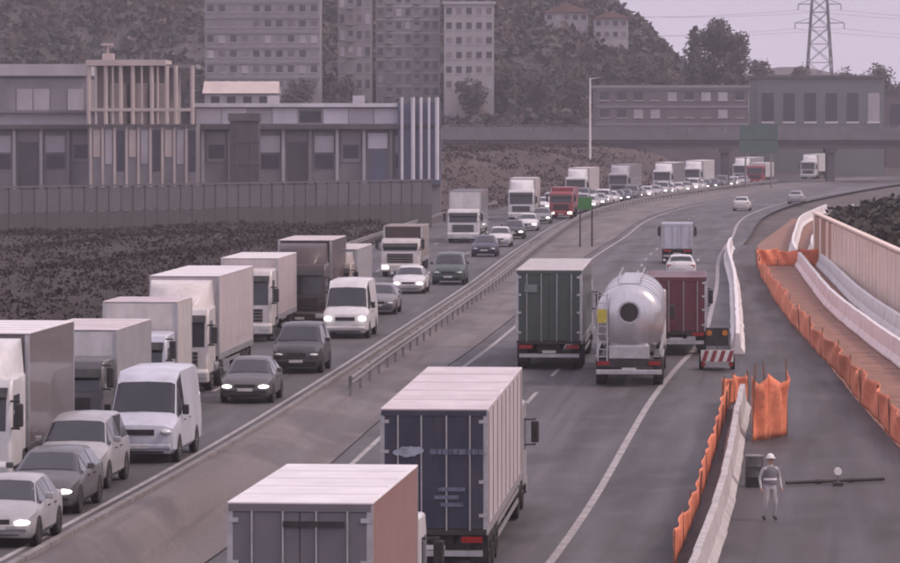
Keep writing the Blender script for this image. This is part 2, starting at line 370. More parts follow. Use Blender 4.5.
# ------------------------------------------------------------------ retaining wall and banks on the right
WL = [(140, 20.3), (190, 21.2), (205, 21.5), (289, 24.6), (300, 25.2)]
def wallx(y): return lin(WL, y)
def retaining_wall():
    root = empty('retaining_wall', (wallx(150), 150, zf(wallx(150), 150)))
    tag(root, 'tall sunlit concrete panel wall behind the barriers at the right edge', 'wall')
    mA = mat('wall_concrete_sunlit', (0.80, 0.65, 0.56), 0.9, 0, 0.15, 0.6, dirt=0.3, dirtcol=(0.42, 0.33, 0.28), bump=0.2, fine=0.12)  # warm sunlight put into the concrete colour, this face gets only sky
    mB = mat('wall_rust', (0.44, 0.25, 0.17), 0.9, 0, 0.2, 0.7, dirt=0.4, dirtcol=(0.2, 0.12, 0.09), bump=0.2, fine=0.12)
    y = 150.0; i = 0
    while y < 289:
        L_ = 3.0; sl = (wallx(y + L_) - wallx(y)) / L_
        z = zf(wallx(y), y)
        rusty = y > 266
        mb = MB().box(-.12, .12, .03, L_ - .12, -.1, 3.2 - z * 0)
        obj('panel', mb, mB if (rusty and i % 3 != 1) else mA, root, key='wpanel', bevel=.02, loc=Vector((wallx(y) + random.uniform(-.02, .02), y, z)) - root.location, rot=(0, 0, -math.atan(sl)))
        obj('post', MB().box(-.14, .14, -.11, .02, -.1, 3.2), mA if not rusty else mB, root, key='wpost', loc=Vector((wallx(y), y, z)) - root.location, rot=(0, 0, -math.atan(sl)))
        obj('coping', MB().box(-.2, .16, -.1, L_ - .13, 3.205, 3.32), mA, root, key='wcope', loc=Vector((wallx(y), y, z + .1)) - root.location, rot=(0, 0, -math.atan(sl)))
        y += 3.0; i += 1
retaining_wall()
def right_bank_z(u, y):
    front = 2.9 * (1 - sstep(286, 300, y))
    crest = 6.6 - 2.4 * sstep(300, 480, y)
    return front + (crest - front) * sstep(0, 12, u) + zr(y) * (1 - sstep(0, 8, u)) + 0.35 * math.sin(u * .9 + y * .13) * sstep(1, 5, u)
RB = [(140, 20.8), (289, 25.1), (300, 27.0), (350, 32), (400, 38.5), (450, 46), (500, 55), (560, 68)]
us = [0.0, .5, 1, 2, 3, 4.5, 6, 8, 10, 13, 17, 24, 40, 70, 120]
rows = []
for i in range(106):
    y = 140 + 4 * i; f0 = lin(RB, y)
    rows.append([(f0 + u, y, right_bank_z(u, y) if u < 100 else -1.0) for u in us])
rb = obj('embankment', MB().strip(rows), M_scrubsoil, smooth=60); tag(rb, kind='structure')
# brown bank on the left
def lbz(u, y): return (1.35 * sstep(0.3, 3.5, u) + 0.25 * math.sin(u * .5 + y * .07) * sstep(2, 6, u)) * (1 - 0.5 * sstep(300, 340, y)) - 0.02
lus = [0, .4, .8, 1.5, 2.5, 4, 6, 9, 13, 18, 25, 34, 45, 60, 80]
rows = [[(E(y) - 12.7 - u, y, lbz(u, y)) for u in reversed(lus)] for y in [80 + 4 * i for i in range(78)]]
lb = obj('brown_bank', MB().strip(rows), M_scrubsoil, smooth=60); tag(lb, kind='structure')

def tufts(name, spots, label, cols, hmin, hmax, wid, blades=5):
    """low scrub: many small leaning blades / leaf faces, joined"""
    mb = MB(); mi = []
    for (x, y, z) in spots:
        h = random.uniform(hmin, hmax); k = random.randrange(len(cols))
        for _ in range(blades):
            a = random.uniform(0, 6.28); r = wid * random.random() ** .6; zz = h * random.random() * math.sqrt(max(.05, 1 - (r / wid) ** 2 * .8))
            p = Vector((x + r * math.cos(a), y + r * math.sin(a), z + zz)); u = Vector((random.gauss(0, 1), random.gauss(0, 1), random.gauss(0, .8))).normalized()
            v = u.cross(Vector((random.gauss(0, 1), random.gauss(0, 1), random.gauss(0, 1)))).normalized(); q = min(h, wid * 1.6) * random.uniform(.22, .50)
            mb.add([p - u * q, p - v * q * .55, p + u * q * .9, p + v * q * .6], [(0, 1, 2, 3)]); mi.append(k)
    me = mb.mesh(name)
    for c in cols: me.materials.append(c)
    for p, k in zip(me.polygons, mi): p.material_index = k
    o = bpy.data.objects.new(name, me); COL.objects.link(o); tag(o, label, 'scrub', kind='stuff'); return o
M_s1 = mat('dry_scrub', (0.040, 0.028, 0.027), 0.95, 0, 0.3, 0.4)
M_s2 = mat('dark_scrub', (0.040, 0.030, 0.028), 0.95, 0, 0.3, 0.4)
M_s3 = mat('straw_scrub', (0.10, 0.074, 0.060), 0.95, 0, 0.3, 0.4)
M_g1 = mat('dark_green_scrub', (0.050, 0.052, 0.042), 0.95, 0, 0.3, 0.4)
M_g2 = mat('olive_scrub', (0.078, 0.070, 0.052), 0.95, 0, 0.3, 0.4)
M_weed = mat('pale_weed', (0.21, 0.175, 0.155), .95, 0, .2, .5)
sp = []
for _ in range(14000):
    y = 130 + 250 * random.random() ** 0.9; u = 1 + 55 * random.random() ** 1.2
    x = E(y) - 12.7 - u
    if x / y < -0.118: continue
    sp.append((x, y, lbz(u, y)))
tufts('dry_scrub', sp, 'dark brown dry scrub covering the bank left of the lorry queue', [M_s1, M_s1, M_s2, M_s2], .15, .40, .5, blades=7)
sp = []
for _ in range(15000):
    y = 165 + 330 * random.random(); u = .3 + 40 * random.random() ** 1.3; x = lin(RB, y) + u
    if x / y > 0.12: continue
    sp.append((x, y, right_bank_z(u, y)))
tufts('bank_scrub', sp, 'dark green brown scrub covering the slope above the retaining wall', [M_g1, M_g1, M_g2, M_s1, M_s2], .35, .9, .6, blades=7)
# brown cutting slope beyond the factory, left of the far queue
def cutz(u, y): return (5.4 * sstep(.5, 11, u) + .5 * math.sin(u * .7 + y * .09) * sstep(2, 6, u)) * sstep(466, 486, y) - .15
rows = [[(E(y) - 13.0 - u, y, cutz(u, y)) for u in (70, 55, 42, 32, 25, 19, 14, 11, 9, 7, 5.5, 4, 3, 2, 1, .4, 0)] for y in [466 + 4 * i for i in range(51)]]
tag(obj('cutting_slope', MB().strip(rows), mat('cutting_soil', (0.072, 0.052, 0.048), .98, 0, .3, .12, fine=.3, bump=.5, bscale=2), smooth=60), kind='structure')
sp = []
for _ in range(5000):
    y = 470 + 190 * random.random(); u = .5 + 34 * random.random() ** 1.1; sp.append((E(y) - 13 - u, y, cutz(u, y)))
tufts('cutting_scrub', sp, 'brown scrub on the cutting slope behind the far lorries', [M_s1, M_s1, M_s2, M_s3], .2, .7, .5)

# ------------------------------------------------------------------ vehicles
def paint(name, col, dirt=0.35, rough=0.38):
    return mat('paint_' + name, col, rough, 0.0, 0.08, 1.6, dirt=dirt, dirtcol=(0.13, 0.11, 0.10), coat=0.25)
def put(root_name, near, L_, away, slope, label, cat, group=None):
    """near: world point of the camera-facing end. local frame: vehicle front at y=0 facing -y, body to +y"""
    a = -math.atan(slope); d = Vector((math.sin(-a), math.cos(a), 0))
    far = near + d * L_; zf0 = zf(near.x, near.y); zf1 = zf(far.x, far.y); pit = math.atan2(zf1 - zf0, L_)
    if not away: loc = Vector((near.x, near.y, zf0)); rot = (pit, 0, a)
    else: loc = Vector((far.x, far.y, zf1)); rot = (-pit, 0, a + math.pi)
    r = empty(root_name, loc, rot); tag(r, label, cat, group); return r

def wheel(parent, x, y, r, w, side, rim=M_rim, key=''):
    """side = +1 outer face towards +x"""
    def tyre():
        pr = [(r * .62, -w / 2), (r * .93, -w / 2), (r, -w * .36), (r, w * .36), (r * .93, w / 2), (r * .62, w / 2)]
        n = 20; rings = []
        for i in range(n):
            q = 2 * math.pi * i / n; rings.append([(b, a * math.cos(q), a * math.sin(q)) for a, b in pr])
        rings.append(rings[0]); return MB().loft(rings, cap=False)
    t = obj('wheel', tyre, M_tyre, parent, smooth=40, key=('tyre', r, w), loc=(x, y, r), rot=(0, 0, 0 if side > 0 else math.pi))
    def rm():
        mb = MB(); mb.cyl((-.02, 0, 0), (w * .30, 0, 0), r * .63, r * .63, 16); mb.cyl((w * .30, 0, 0), (w * .42, 0, 0), r * .20, r * .16, 10)
        for i in range(5):
            q = 2 * math.pi * i / 5; mb.bar((w * .32, 0, 0), (w * .34, r * .58 * math.cos(q), r * .58 * math.sin(q)), r * .13, .04)
        return mb
    obj('rim', rm, rim, t, key=('rim', r, w))
    return t

def inset(q, a, off):
    """quad a bit inside itself and pushed along its normal"""
    q = [Vector(p) for p in q]; c = sum(q, Vector()) / 4; n = (q[1] - q[0]).cross(q[3] - q[0]).normalized()
    return [tuple(p + (c - p) * a + n * off) for p in q], n

CARS = {
 # y, zb, belt, top, w, wt
 'hatchback': dict(L=4.15, st=[(0, .34, .60, .64, .60, .52), (.10, .24, .68, .74, .78, .68), (.45, .20, .78, .87, .87, .76), (1.0, .20, .90, .98, .885, .78), (1.80, .20, .94, 1.42, .885, .60),
      (2.55, .20, .95, 1.49, .885, .61), (3.40, .20, .97, 1.43, .88, .58), (3.90, .22, .99, 1.08, .86, .68), (4.10, .27, .90, .96, .80, .68), (4.15, .36, .80, .86, .72, .6)], cowl=3, rf=4, mid=5, rr=6, rb=7, wr=.31, wy=(.80, 3.35)),
 'estate': dict(L=4.55, st=[(0, .34, .60, .64, .62, .52), (.10, .24, .68, .74, .80, .70), (.5, .20, .80, .88, .89, .78), (1.15, .20, .92, 1.0, .905, .80), (1.95, .20, .96, 1.42, .905, .62),
      (2.8, .20, .97, 1.48, .905, .63), (4.0, .20, .98, 1.42, .90, .60), (4.40, .22, 1.0, 1.08, .87, .70), (4.5, .27, .90, .96, .82, .70), (4.55, .36, .80, .86, .74, .6)], cowl=3, rf=4, mid=5, rr=6, rb=7, wr=.32, wy=(.85, 3.65)),
 'minivan': dict(L=4.6, st=[(0, .36, .70, .76, .66, .56), (.10, .26, .82, .90, .84, .74), (.5, .22, .95, 1.05, .92, .82), (1.0, .22, 1.06, 1.18, .94, .84), (1.75, .22, 1.12, 1.74, .94, .70),
      (2.7, .22, 1.13, 1.84, .94, .71), (4.15, .22, 1.14, 1.80, .93, .69), (4.45, .24, 1.12, 1.20, .91, .78), (4.55, .3, .95, 1.02, .88, .76), (4.6, .4, .85, .9, .80, .7)], cowl=3, rf=4, mid=5, rr=6, rb=7, wr=.34, wy=(.9, 3.75)),
 'van': dict(L=5.6, st=[(0, .38, .78, .86, .78, .66), (.08, .28, .98, 1.06, .95, .84), (.45, .26, 1.10, 1.20, 1.0, .90), (.85, .26, 1.20, 1.34, 1.01, .92), (1.55, .26, 1.35, 2.28, 1.01, .83),
      (2.1, .26, 1.40, 2.52, 1.01, .85), (5.2, .26, 1.40, 2.52, 1.01, .86), (5.5, .28, 1.35, 2.46, 1.0, .86), (5.57, .34, 1.3, 2.40, .98, .85), (5.6, .4, 1.25, 2.35, .96, .84)], cowl=3, rf=4, mid=5, rr=5, rb=7, wr=.36, wy=(.95, 4.4)),
}
def car(kind, near, color, label, away=False, slope=0.06, lit=False, group=None, cat=None, name=None, brake=False, detail=True):
    D = CARS[kind]; st = D['st']; root = put(name or {'van': 'delivery_van', 'minivan': 'minivan'}.get(kind, 'car'), near, D['L'], away, slope, label, cat or ('van' if kind == 'van' else 'car'), group)
    def ring(s):
        y, zb, be, tp, w, wt = s
        half = [(.0, zb), (.88 * w, zb), (w, zb + .13), (w * 1.005, (zb + be) / 2 + .06), (w * .985, be), (wt, tp - .05), (wt * .86, tp), (0, tp + .025)]
        return [(a, y, z) for a, z in half] + [(-a, y, z) for a, z in half[-2:0:-1]]
    rings = [ring(s) for s in st]
    obj('body', lambda: MB().loft(rings), color, root, smooth=38, key=('body', kind))
    def glass(name, quads, a=.08):
        def g():
            mb = MB()
            for q in quads:
                v, n = inset(q, a, .012); v2 = [tuple(Vector(p) - n * .03) for p in v]
                mb.add(v + v2, [(0, 1, 2, 3), (4, 7, 6, 5), (0, 4, 5, 1), (1, 5, 6, 2), (2, 6, 7, 3), (3, 7, 4, 0)])
            return mb
        return g
    def P5(k, i, sx=1): a = rings[k][i]; return (a[0] * sx, a[1], a[2])
    co, rf, md, rr, rb = D['cowl'], D['rf'], D['mid'], D['rr'], D['rb']
    # windshield and rear window: one curved pane each, following the crown of the body
    def pane(k0, k1, t0, t1):
        def g():
            rows = []
            def pt(k, i, sx): a = rings[k][i]; return Vector((a[0] * sx * .97, a[1], a[2]))
            col_ = [(5, -1), (6, -1), (7, 1), (6, 1), (5, 1)]
            n = ((pt(k0, 6, 1) - pt(k0, 6, -1)).cross(pt(k1, 7, 1) - pt(k0, 7, 1))).normalized()
            if n.z < 0: n = -n
            for t in (t0, t1): rows.append([tuple(pt(k0, i, sx).lerp(pt(k1, i, sx), t) + n * .014) for i, sx in col_])
            return MB().strip(rows)
        return g
    ws_ = obj('windshield', pane(co, rf, .05, .90), M_glass, root, key=('ws', kind))
    for sx in (1, -1):
        lst = [(co, rf), (rf, md)] + ([(md, rr)] if rr > md else [])
        for j, (k0, k1) in enumerate(lst):
            a = P5(k0, 4, sx); b = P5(k1, 4, sx); c = P5(k1, 5, sx); d = P5(k0, 5, sx)
            q = (a, b, c, d) if sx > 0 else (b, a, d, c)
            obj('side_window', glass('side_window', [q], .10), M_glass, root, key=('sw', kind, sx, j))
    if kind != 'van': obj('rear_window', pane(rb, rr, .12, .88), M_glass, root, key=('rw', kind))
    else: obj('rear_window', glass('rear_window', [((.75, 5.6, 1.5), (-.75, 5.6, 1.5), (-.72, 5.595, 2.1), (.72, 5.595, 2.1))], .10), M_glass, root, key=('rw', kind))
    w0 = st[1][4]; zl = st[1][2] - .02; wm = st[3][4]
    for sx in (1, -1):
        hz = .062 if kind != 'van' else .10
        def hl():
            c = Vector((sx * w0 * .80, .075, zl - .075)); rr_ = []
            for e in range(1, 8):
                t_ = math.pi * e / 8
                rr_.append([tuple(c + Vector((math.cos(q) * .175 * math.sin(t_), -.17 * math.cos(t_) + math.cos(q) * sx * .05 * math.sin(t_), math.sin(q) * hz * math.sin(t_)))) for q in [2 * math.pi * k / 14 for k in range(14)]])
            return MB().loft(rr_)
        obj('headlight', hl, M_lit if lit else M_lamp, root, key=('hl', kind, sx), smooth=60)
        y1 = D['L']; wz = st[-2][4]
        obj('tail_light', lambda: MB().box(min(sx * wz * .70, sx * wz * 1.0), max(sx * wz * .70, sx * wz * 1.0), y1 - .14, y1 - .015, .72, .92) if kind != 'van' else MB().box(min(sx * .86, sx * .985), max(sx * .86, sx * .985), y1 - .10, y1 + .01, .75, 1.25),
            M_brake if brake else M_tail, root, key=('tl', kind, sx))
        ym = st[co][0] + .55; zm = st[co][2] + .10
        obj('mirror', lambda: MB().box(min(sx * (wm + .02), sx * (wm + .20)), max(sx * (wm + .02), sx * (wm + .20)), ym - .05, ym + .07, zm, zm + (.15 if kind != 'van' else .28)), color if kind != 'van' else M_black, root, key=('mir', kind, sx), bevel=.03)
        for wy in D['wy']:
            obj('wheel_arch', lambda: MB().cyl((sx * (wm - .04), wy, D['wr'] + .02), (sx * (wm + .006), wy, D['wr'] + .02), D['wr'] * 1.17, None, 20), M_black, root, key=('arch', kind, sx, wy))
            wheel(root, sx * (wm - .085), wy, D['wr'], .21, sx)
        if detail:
            for yd in ((1.95, 2.75) if kind != 'van' else (1.9, 2.9)):
                zh = st[co][2] - .06
                obj('door_handle', lambda: MB().box(min(sx * (wm), sx * (wm + .025)), max(sx * wm, sx * (wm + .025)), yd, yd + .18, zh - .03, zh), M_black, root, key=('dh', kind, sx, yd))
    def grille():
        mb = MB(); mb.box(-w0 * .45, w0 * .45, -.015 + .0, .10, zl - .16, zl + .0); mb.box(-w0 * .72, w0 * .72, .02, .14, .30, .42)
        return mb
    obj('grille', grille, M_black, root, key=('gr', kind))
    obj('bumper', lambda: MB().prism([(-.04, .42), (-.04, .54), (.16, .58), (.16, .36)], -w0 * .93, w0 * .93, 'x'), color, root, key=('bm', kind), bevel=.03)
    obj('number_plate', lambda: MB().box(-.26, .26, -.06, -.045, .43, .53), M_plate, root, key=('np', kind))
    obj('rear_plate', lambda: MB().box(-.26, .26, D['L'] - .0, D['L'] + .02, .62, .73), M_plate, root, key=('rp', kind))
    return root

def lorry(near, label, L_=13.0, Hh=4.0, Wd=2.5, cabL=2.3, away=False, slope=0.07, cab=None, side=None, roof=None, front=None, rear=None, lit=False, artic=True,
          deflector=True, group=None, curtains=0, cat='lorry', name='lorry', rear_cb=None, cab_h=2.95, detail=True):
    """box lorry: front of the cab at y = 0, box to y = L_"""
    white = paint('white', (0.66, 0.64, 0.64)); cab = cab or white; side = side or white; roof = roof or side; front = front or side; rear = rear or side
    root = put(name, near, L_, away, slope, label, cat, group); w = Wd / 2; wc = w - .03; ck = (cabL, cab_h, Wd)
    # cab
    prof = [(.02, .62), (0, 1.0), (.03, 1.55), (.20, cab_h - .35), (.42, cab_h), (cabL - .1, cab_h + .04), (cabL - .1, .95), (1.75, .95), (1.6, .62)]
    obj('cab', lambda: MB().prism(prof, -wc, wc, 'x'), cab, root, key=('cab',) + ck, bevel=.07, smooth=40)
    def wsh():
        y0, z0, y1, z1 = .035, 1.60, .19, cab_h - .42
        return MB().prism([(y0 - .012, z0), (y1 - .012, z1), (y1 + .03, z1), (y0 + .03, z0)], -wc + .14, wc - .14, 'x')
    obj('windshield', wsh, M_glass, root, key=('lws',) + ck)
    obj('sun_visor', lambda: MB().prism([(.05, cab_h - .42), (.0, cab_h - .50), (.0, cab_h - .47), (.2, cab_h - .24)], -wc + .10, wc - .10, 'x'), M_black, root, key=('visor',) + ck)
    def gri():
        mb = MB()
        for k in range(4): mb.box(-wc + .38, wc - .38, -.025, .03, .88 + k * .145, .99 + k * .145)
        return mb
    obj('grille', gri, M_black, root, key=('lgr',) + ck)
    obj('bumper', lambda: MB().prism([(-.10, .34), (-.12, .72), (-.02, .82), (.35, .82), (.35, .34)], -wc - .01, wc + .01, 'x'), cab, root, key=('lbm',) + ck, bevel=.05)
    obj('number_plate', lambda: MB().box(-.26, .26, -.14, -.115, .44, .55), M_plate, root, key='lnp')
    for sx in (1, -1):
        mm = lambda a, b: (min(sx * a, sx * b), max(sx * a, sx * b))
        obj('headlight', lambda: MB().box(*mm(wc - .46, wc - .07), -.135, -.05, .50, .70), M_lit if lit else M_lamp, root, key=('lhl', Wd, sx), bevel=.02)
        obj('side_window', lambda: MB().prism([(.32, 1.62), (.42, cab_h - .45), (1.25, cab_h - .45), (1.25, 1.62)], *mm(wc - .01, wc + .012), 'x'), M_glass, root, key=('lsw', sx) + ck)
        m_ = obj('mirror', lambda: MB().box(*mm(wc + .12, wc + .34), -.10, .02, 1.72, 2.32), M_black, root, key=('lmi', Wd, sx), bevel=.04)
        for z_ in (2.37, 1.67): obj('mirror_arm', lambda: MB().bar((sx * (wc - .02), .15, z_), (sx * (wc + .24), -.04, z_), .05), M_black, m_, key=('lma', Wd, sx, z_))
        obj('step', lambda: MB().box(*mm(wc - .10, wc + .005), .15, .62, .36, .60), M_black, root, key=('lst', Wd, sx))
        wheel(root, sx * (wc - .17), 1.38 if cabL > 2 else 1.1, .48, .30, sx)
        obj('fuel_tank', lambda: MB().cyl((sx * (wc - .34), cabL + .15, .78), (sx * (wc - .34), cabL + 1.25, .78), .30, None, 14), M_alu, root, key=('ft', cabL, Wd, sx), smooth=40)
    if deflector:
        d1 = max(cab_h + .3, Hh - .12)
        obj('roof_deflector', lambda: MB().loft([[(-wc * .55, .62, cab_h), (wc * .55, .62, cab_h), (wc * .5, .66, cab_h + .04), (-wc * .5, .66, cab_h + .04)],
            [(-wc * .85, 1.1, cab_h), (wc * .85, 1.1, cab_h), (wc * .80, 1.15, cab_h + (d1 - cab_h) * .72), (-wc * .80, 1.15, cab_h + (d1 - cab_h) * .72)],
            [(-wc * .96, cabL - .12, cab_h), (wc * .96, cabL - .12, cab_h), (wc * .9, cabL - .12, d1), (-wc * .9, cabL - .12, d1)]]), cab, root, key=('defl', Hh) + ck, smooth=50)
    # chassis and box
    obj('chassis', lambda: MB().box(-.45, .45, .6, L_ - .25, .70, .98), M_chassis, root, key=('ch', L_))
    y0 = cabL + (.55 if artic else .15); z0 = 1.12 if artic else 1.0
    obj('box_side', lambda: MB().box(-w, w, y0 + .03, L_ - .06, z0, Hh - .03), side, root, key=('bs', y0, L_, Wd, Hh, z0))
    obj('box_front', lambda: MB().box(-w + .02, w - .02, y0, y0 + .028, z0 + .02, Hh - .05), front, root, key=('bf', y0, Wd, Hh, z0))
    obj('roof', lambda: MB().box(-w - .012, w + .012, y0 - .012, L_ - .045, Hh - .028, Hh + .02), roof, root, key=('rf', y0, L_, Wd, Hh), bevel=.02)
    for k in range(1, 5):
        yk = y0 + (L_ - y0) * k / 5
        if detail: obj('roof_seam', lambda: MB().box(-w + .05, w - .05, yk - .03, yk + .03, Hh + .0205, Hh + .032), roof, root, key=('rs', yk, Wd, Hh))
    for sx in (1, -1):
        mm = lambda a, b: (min(sx * a, sx * b), max(sx * a, sx * b))
        obj('side_rail', lambda: MB().box(*mm(w - .03, w + .014), y0 + .02, L_ - .05, z0 - .12, z0 + .10), M_alu if detail else M_chassis, root, key=('sr', y0, L_, Wd, sx, z0))
        obj('corner_post', lambda: MB().box(*mm(w - .10, w + .013), y0 - .01, y0 + .10, z0, Hh - .04), M_alu, root, key=('cp', y0, Wd, Hh, sx, z0))
        obj('corner_post', lambda: MB().box(*mm(w - .10, w + .013), L_ - .14, L_ - .02, z0 - .12, Hh - .04), M_alu, root, key=('cp2', L_, Wd, Hh, sx, z0))
        for k in range(curtains):
            yk = y0 + .5 + (L_ - y0 - 1.0) * k / max(1, curtains - 1)
            obj('curtain_strap', lambda: MB().box(*mm(w, w + .012), yk - .025, yk + .025, z0 - .12, Hh - .08), M_chassis, root, key=('cs', yk, Wd, Hh, sx))
        if detail:
            ya, yb = cabL + 1.9, L_ - 4.3
            if yb - ya > 1:
                obj('side_guard', lambda: MB().box(*mm(w - .05, w - .01), ya, yb, .48, .60).box(*mm(w - .05, w - .01), ya, yb, .78, .90), M_alu, root, key=('sg', ya, yb, Wd, sx))
    # axles
    ax = ([L_ - 3.9, L_ - 2.6, L_ - 1.3] if artic and L_ > 10 else [L_ - 1.9]) + ([cabL + 1.6] if artic and L_ > 10 else [])
    for ya in ax:
        for sx in (1, -1):
            wheel(root, sx * (w - .20), ya, .48, .36, sx)
            obj('mudguard', lambda: MB().box(min(sx * (w - .38), sx * (w - .03)), max(sx * (w - .38), sx * (w - .03)), ya - .5, ya + .5, 1.0, 1.03), M_black, root, key=('mg', ya, Wd, sx))
    # rear
    for sx in (1, -1):
        mm = lambda a, b: (min(sx * a, sx * b), max(sx * a, sx * b))
        dr = obj('rear_door', lambda: MB().box(*mm(.008, w - .09), L_ - .058, L_ - .015, z0 + .02, Hh - .16), rear, root, key=('rd', L_, Wd, Hh, sx, z0), bevel=.012)
        if detail:
            for xx in (.30, .86):
                obj('lock_bar', lambda: MB().cyl((sx * xx, L_ + .012, z0 - .02), (sx * xx, L_ + .012, Hh - .14), .019, None, 8), M_alu, dr, key=('lb', L_, Hh, sx, xx, z0))
            for zz in (.12, .4, .65, .9):
                obj('hinge', lambda: MB().box(*mm(w - .20, w - .02), L_ - .016, L_ + .018, z0 + (Hh - z0) * zz - .04, z0 + (Hh - z0) * zz + .04), M_alu, dr, key=('hg', L_, Wd, Hh, sx, zz, z0))
        obj('tail_light', lambda: MB().box(*mm(w - .62, w - .12), L_ - .10, L_ + .02, .82, .96), M_tail, root, key=('ltl', L_, Wd, sx))
        obj('mud_flap', lambda: MB().box(*mm(w - .45, w - .02), L_ - .62, L_ - .60, .28, .95), M_black, root, key=('mf', L_, Wd, sx))
    obj('rear_header', lambda: MB().box(-w + .02, w - .02, L_ - .06, L_ + .004, Hh - .15, Hh - .035), rear, root, key=('rh', L_, Wd, Hh))
    obj('underrun_bar', lambda: MB().box(-w + .12, w - .12, L_ - .18, L_ - .06, .48, .62), M_alu, root, key=('ub', L_, Wd))
    obj('rear_sill', lambda: MB().box(-w + .02, w - .02, L_ - .1, L_ + .0, z0 - .12, z0 + .015), M_chassis, root, key=('rsill', L_, Wd, z0))
    obj('rear_plate', lambda: MB().box(-.26, .26, L_ - .05, L_ - .04, .64, .75), M_plate, root, key=('lrp', L_))
    if rear_cb: rear_cb(root, L_, w, z0, Hh)
    return root

WHITE = paint('white', (0.66, 0.64, 0.64)); WARMW = paint('warm_white', (0.62, 0.57, 0.55)); SILV = paint('silver', (0.38, 0.37, 0.385)); DGREY = paint('dark_grey', (0.09, 0.087, 0.092))
BLK = paint('black', (0.030, 0.028, 0.032)); BLUEW = paint('bluish_white', (0.56, 0.57, 0.64)); DRED = paint('dark_red', (0.13, 0.024, 0.035), .3); RED = paint('red', (0.30, 0.04, 0.05))
NAVY = paint('navy', (0.032, 0.034, 0.062), .35); DGREEN = paint('dark_green', (0.045, 0.072, 0.062), .35); BROWNC = paint('brown', (0.050, 0.031, 0.029), .2); GREYT = paint('taupe', (0.17, 0.145, 0.145), .4)
BEIGE = paint('beige', (0.36, 0.30, 0.27)); MGREY = paint('mid_grey', (0.20, 0.195, 0.205)); ROOFW = mat('white_roof_sheet', (0.74, 0.70, 0.70), .6, 0, .08, .8, dirt=.35, dirtcol=(.42, .36, .36))
ROOFP = mat('pale_roof_sheet', (0.62, 0.55, 0.555), .6, 0, .12, .8, dirt=.45, dirtcol=(.33, .27, .275)); CURT = mat('pale_curtain', (0.50, 0.445, 0.455), .65, 0, .1, 1.0, dirt=.35, dirtcol=(.28, .23, .23), bump=.25, bscale=2.5)
RUSTY = paint('reddish_brown', (0.32, 0.17, 0.145), .3, .6); GREYR = paint('grey_rear', (0.155, 0.145, 0.165), .3, .5); PINKW = paint('pinkish_white', (0.60, 0.52, 0.52))

# --- outbound side, seen from behind
def box_rear(root, L_, w, z0, Hh):
    obj('rear_spoiler_bar', MB().box(-w + .5, w - 1.0, L_ + .005, L_ + .05, Hh - .42, Hh - .32), M_black, root)
pA = P(299.5, 503.5, zr(78) + 4.05); 
lorry(Vector((pA.x, pA.y, 0)), 'nearest box lorry, white roof, grey rear doors and reddish side, cut by the frame', L_=11.0, Hh=4.05, Wd=2.6, away=True, slope=.088,
      side=RUSTY, roof=ROOFW, rear=GREYR, cab=WHITE, artic=False, rear_cb=box_rear)
def blue_rear(root, L_, w, z0, Hh):
    # pale emblem and a line of worn, unreadable lettering on the dark blue doors (seen from behind: +x local is left)
    m1 = mat('decal_pale', (0.36, 0.37, 0.44), .6, 0, .35, 6, fine=.3); m2 = mat('decal_faint', (0.13, 0.135, 0.185), .6, 0, .35, 6, fine=.3)
    y = L_ + .036
    def blob(cx, cz, rx, rz, n=20):
        pts = [(cx + rx * math.cos(2 * math.pi * i / n) * (1 + .10 * math.sin(3 * i)), y, cz + rz * math.sin(2 * math.pi * i / n) * (1 + .12 * math.cos(2 * i))) for i in range(n)]
        return pts
    mb = MB()
    for (cx, cz, rx, rz) in ((.62, 2.99, .26, .13), (.40, 3.02, .16, .09), (.86, 2.97, .12, .07)):
        p = blob(cx, cz, rx, rz); y += .002; mb.add(p, [tuple(range(len(p)))])
    obj('emblem', mb, m1, root)
    mb = MB(); x = .10
    for wd in (.16, .10, .14, .05, .12, .18, .09, .14, .11): mb.box(x - wd, x, L_ + .02, L_ + .034, 2.93, 3.06); x -= wd + .025
    obj('lettering', mb, m2, root)
    mb = MB()
    for k, (x0, x1, z) in enumerate(((-.1, -.75, 2.05), (0, -.6, 1.86), (-.15, -.7, 1.68))): mb.box(min(x0, x1), max(x0, x1), L_ + .02, L_ + .034, z, z + .09)
    obj('lettering', mb, m2, root)
pB = P(434, 409.5, zr(102) + 4.0)
lorry(Vector((pB.x, pB.y, 0)), 'articulated lorry with dark blue rear doors and pale curtain side, pinkish roof', L_=17.0, Hh=4.0, Wd=2.55, away=True, slope=.075,
      side=CURT, roof=ROOFP, rear=NAVY, cab=SILV, curtains=9, rear_cb=blue_rear)
def green_rear(root, L_, w, z0, Hh):
    obj('emblem', MB().box(.45, .95, L_ + .02, L_ + .036, Hh - .85, Hh - .55), mat('decal_greenish', (.16, .20, .19), .6, 0, .3, 5), root)
pg = onground(549, 370)
lorry(pg, 'lorry with a plain dark green rear and pale roof edge, left of the silver tanker', L_=15.5, Hh=3.85, Wd=2.55, away=True, slope=.062, side=DGREEN, roof=WARMW, rear=DGREEN, cab=WHITE, rear_cb=green_rear)

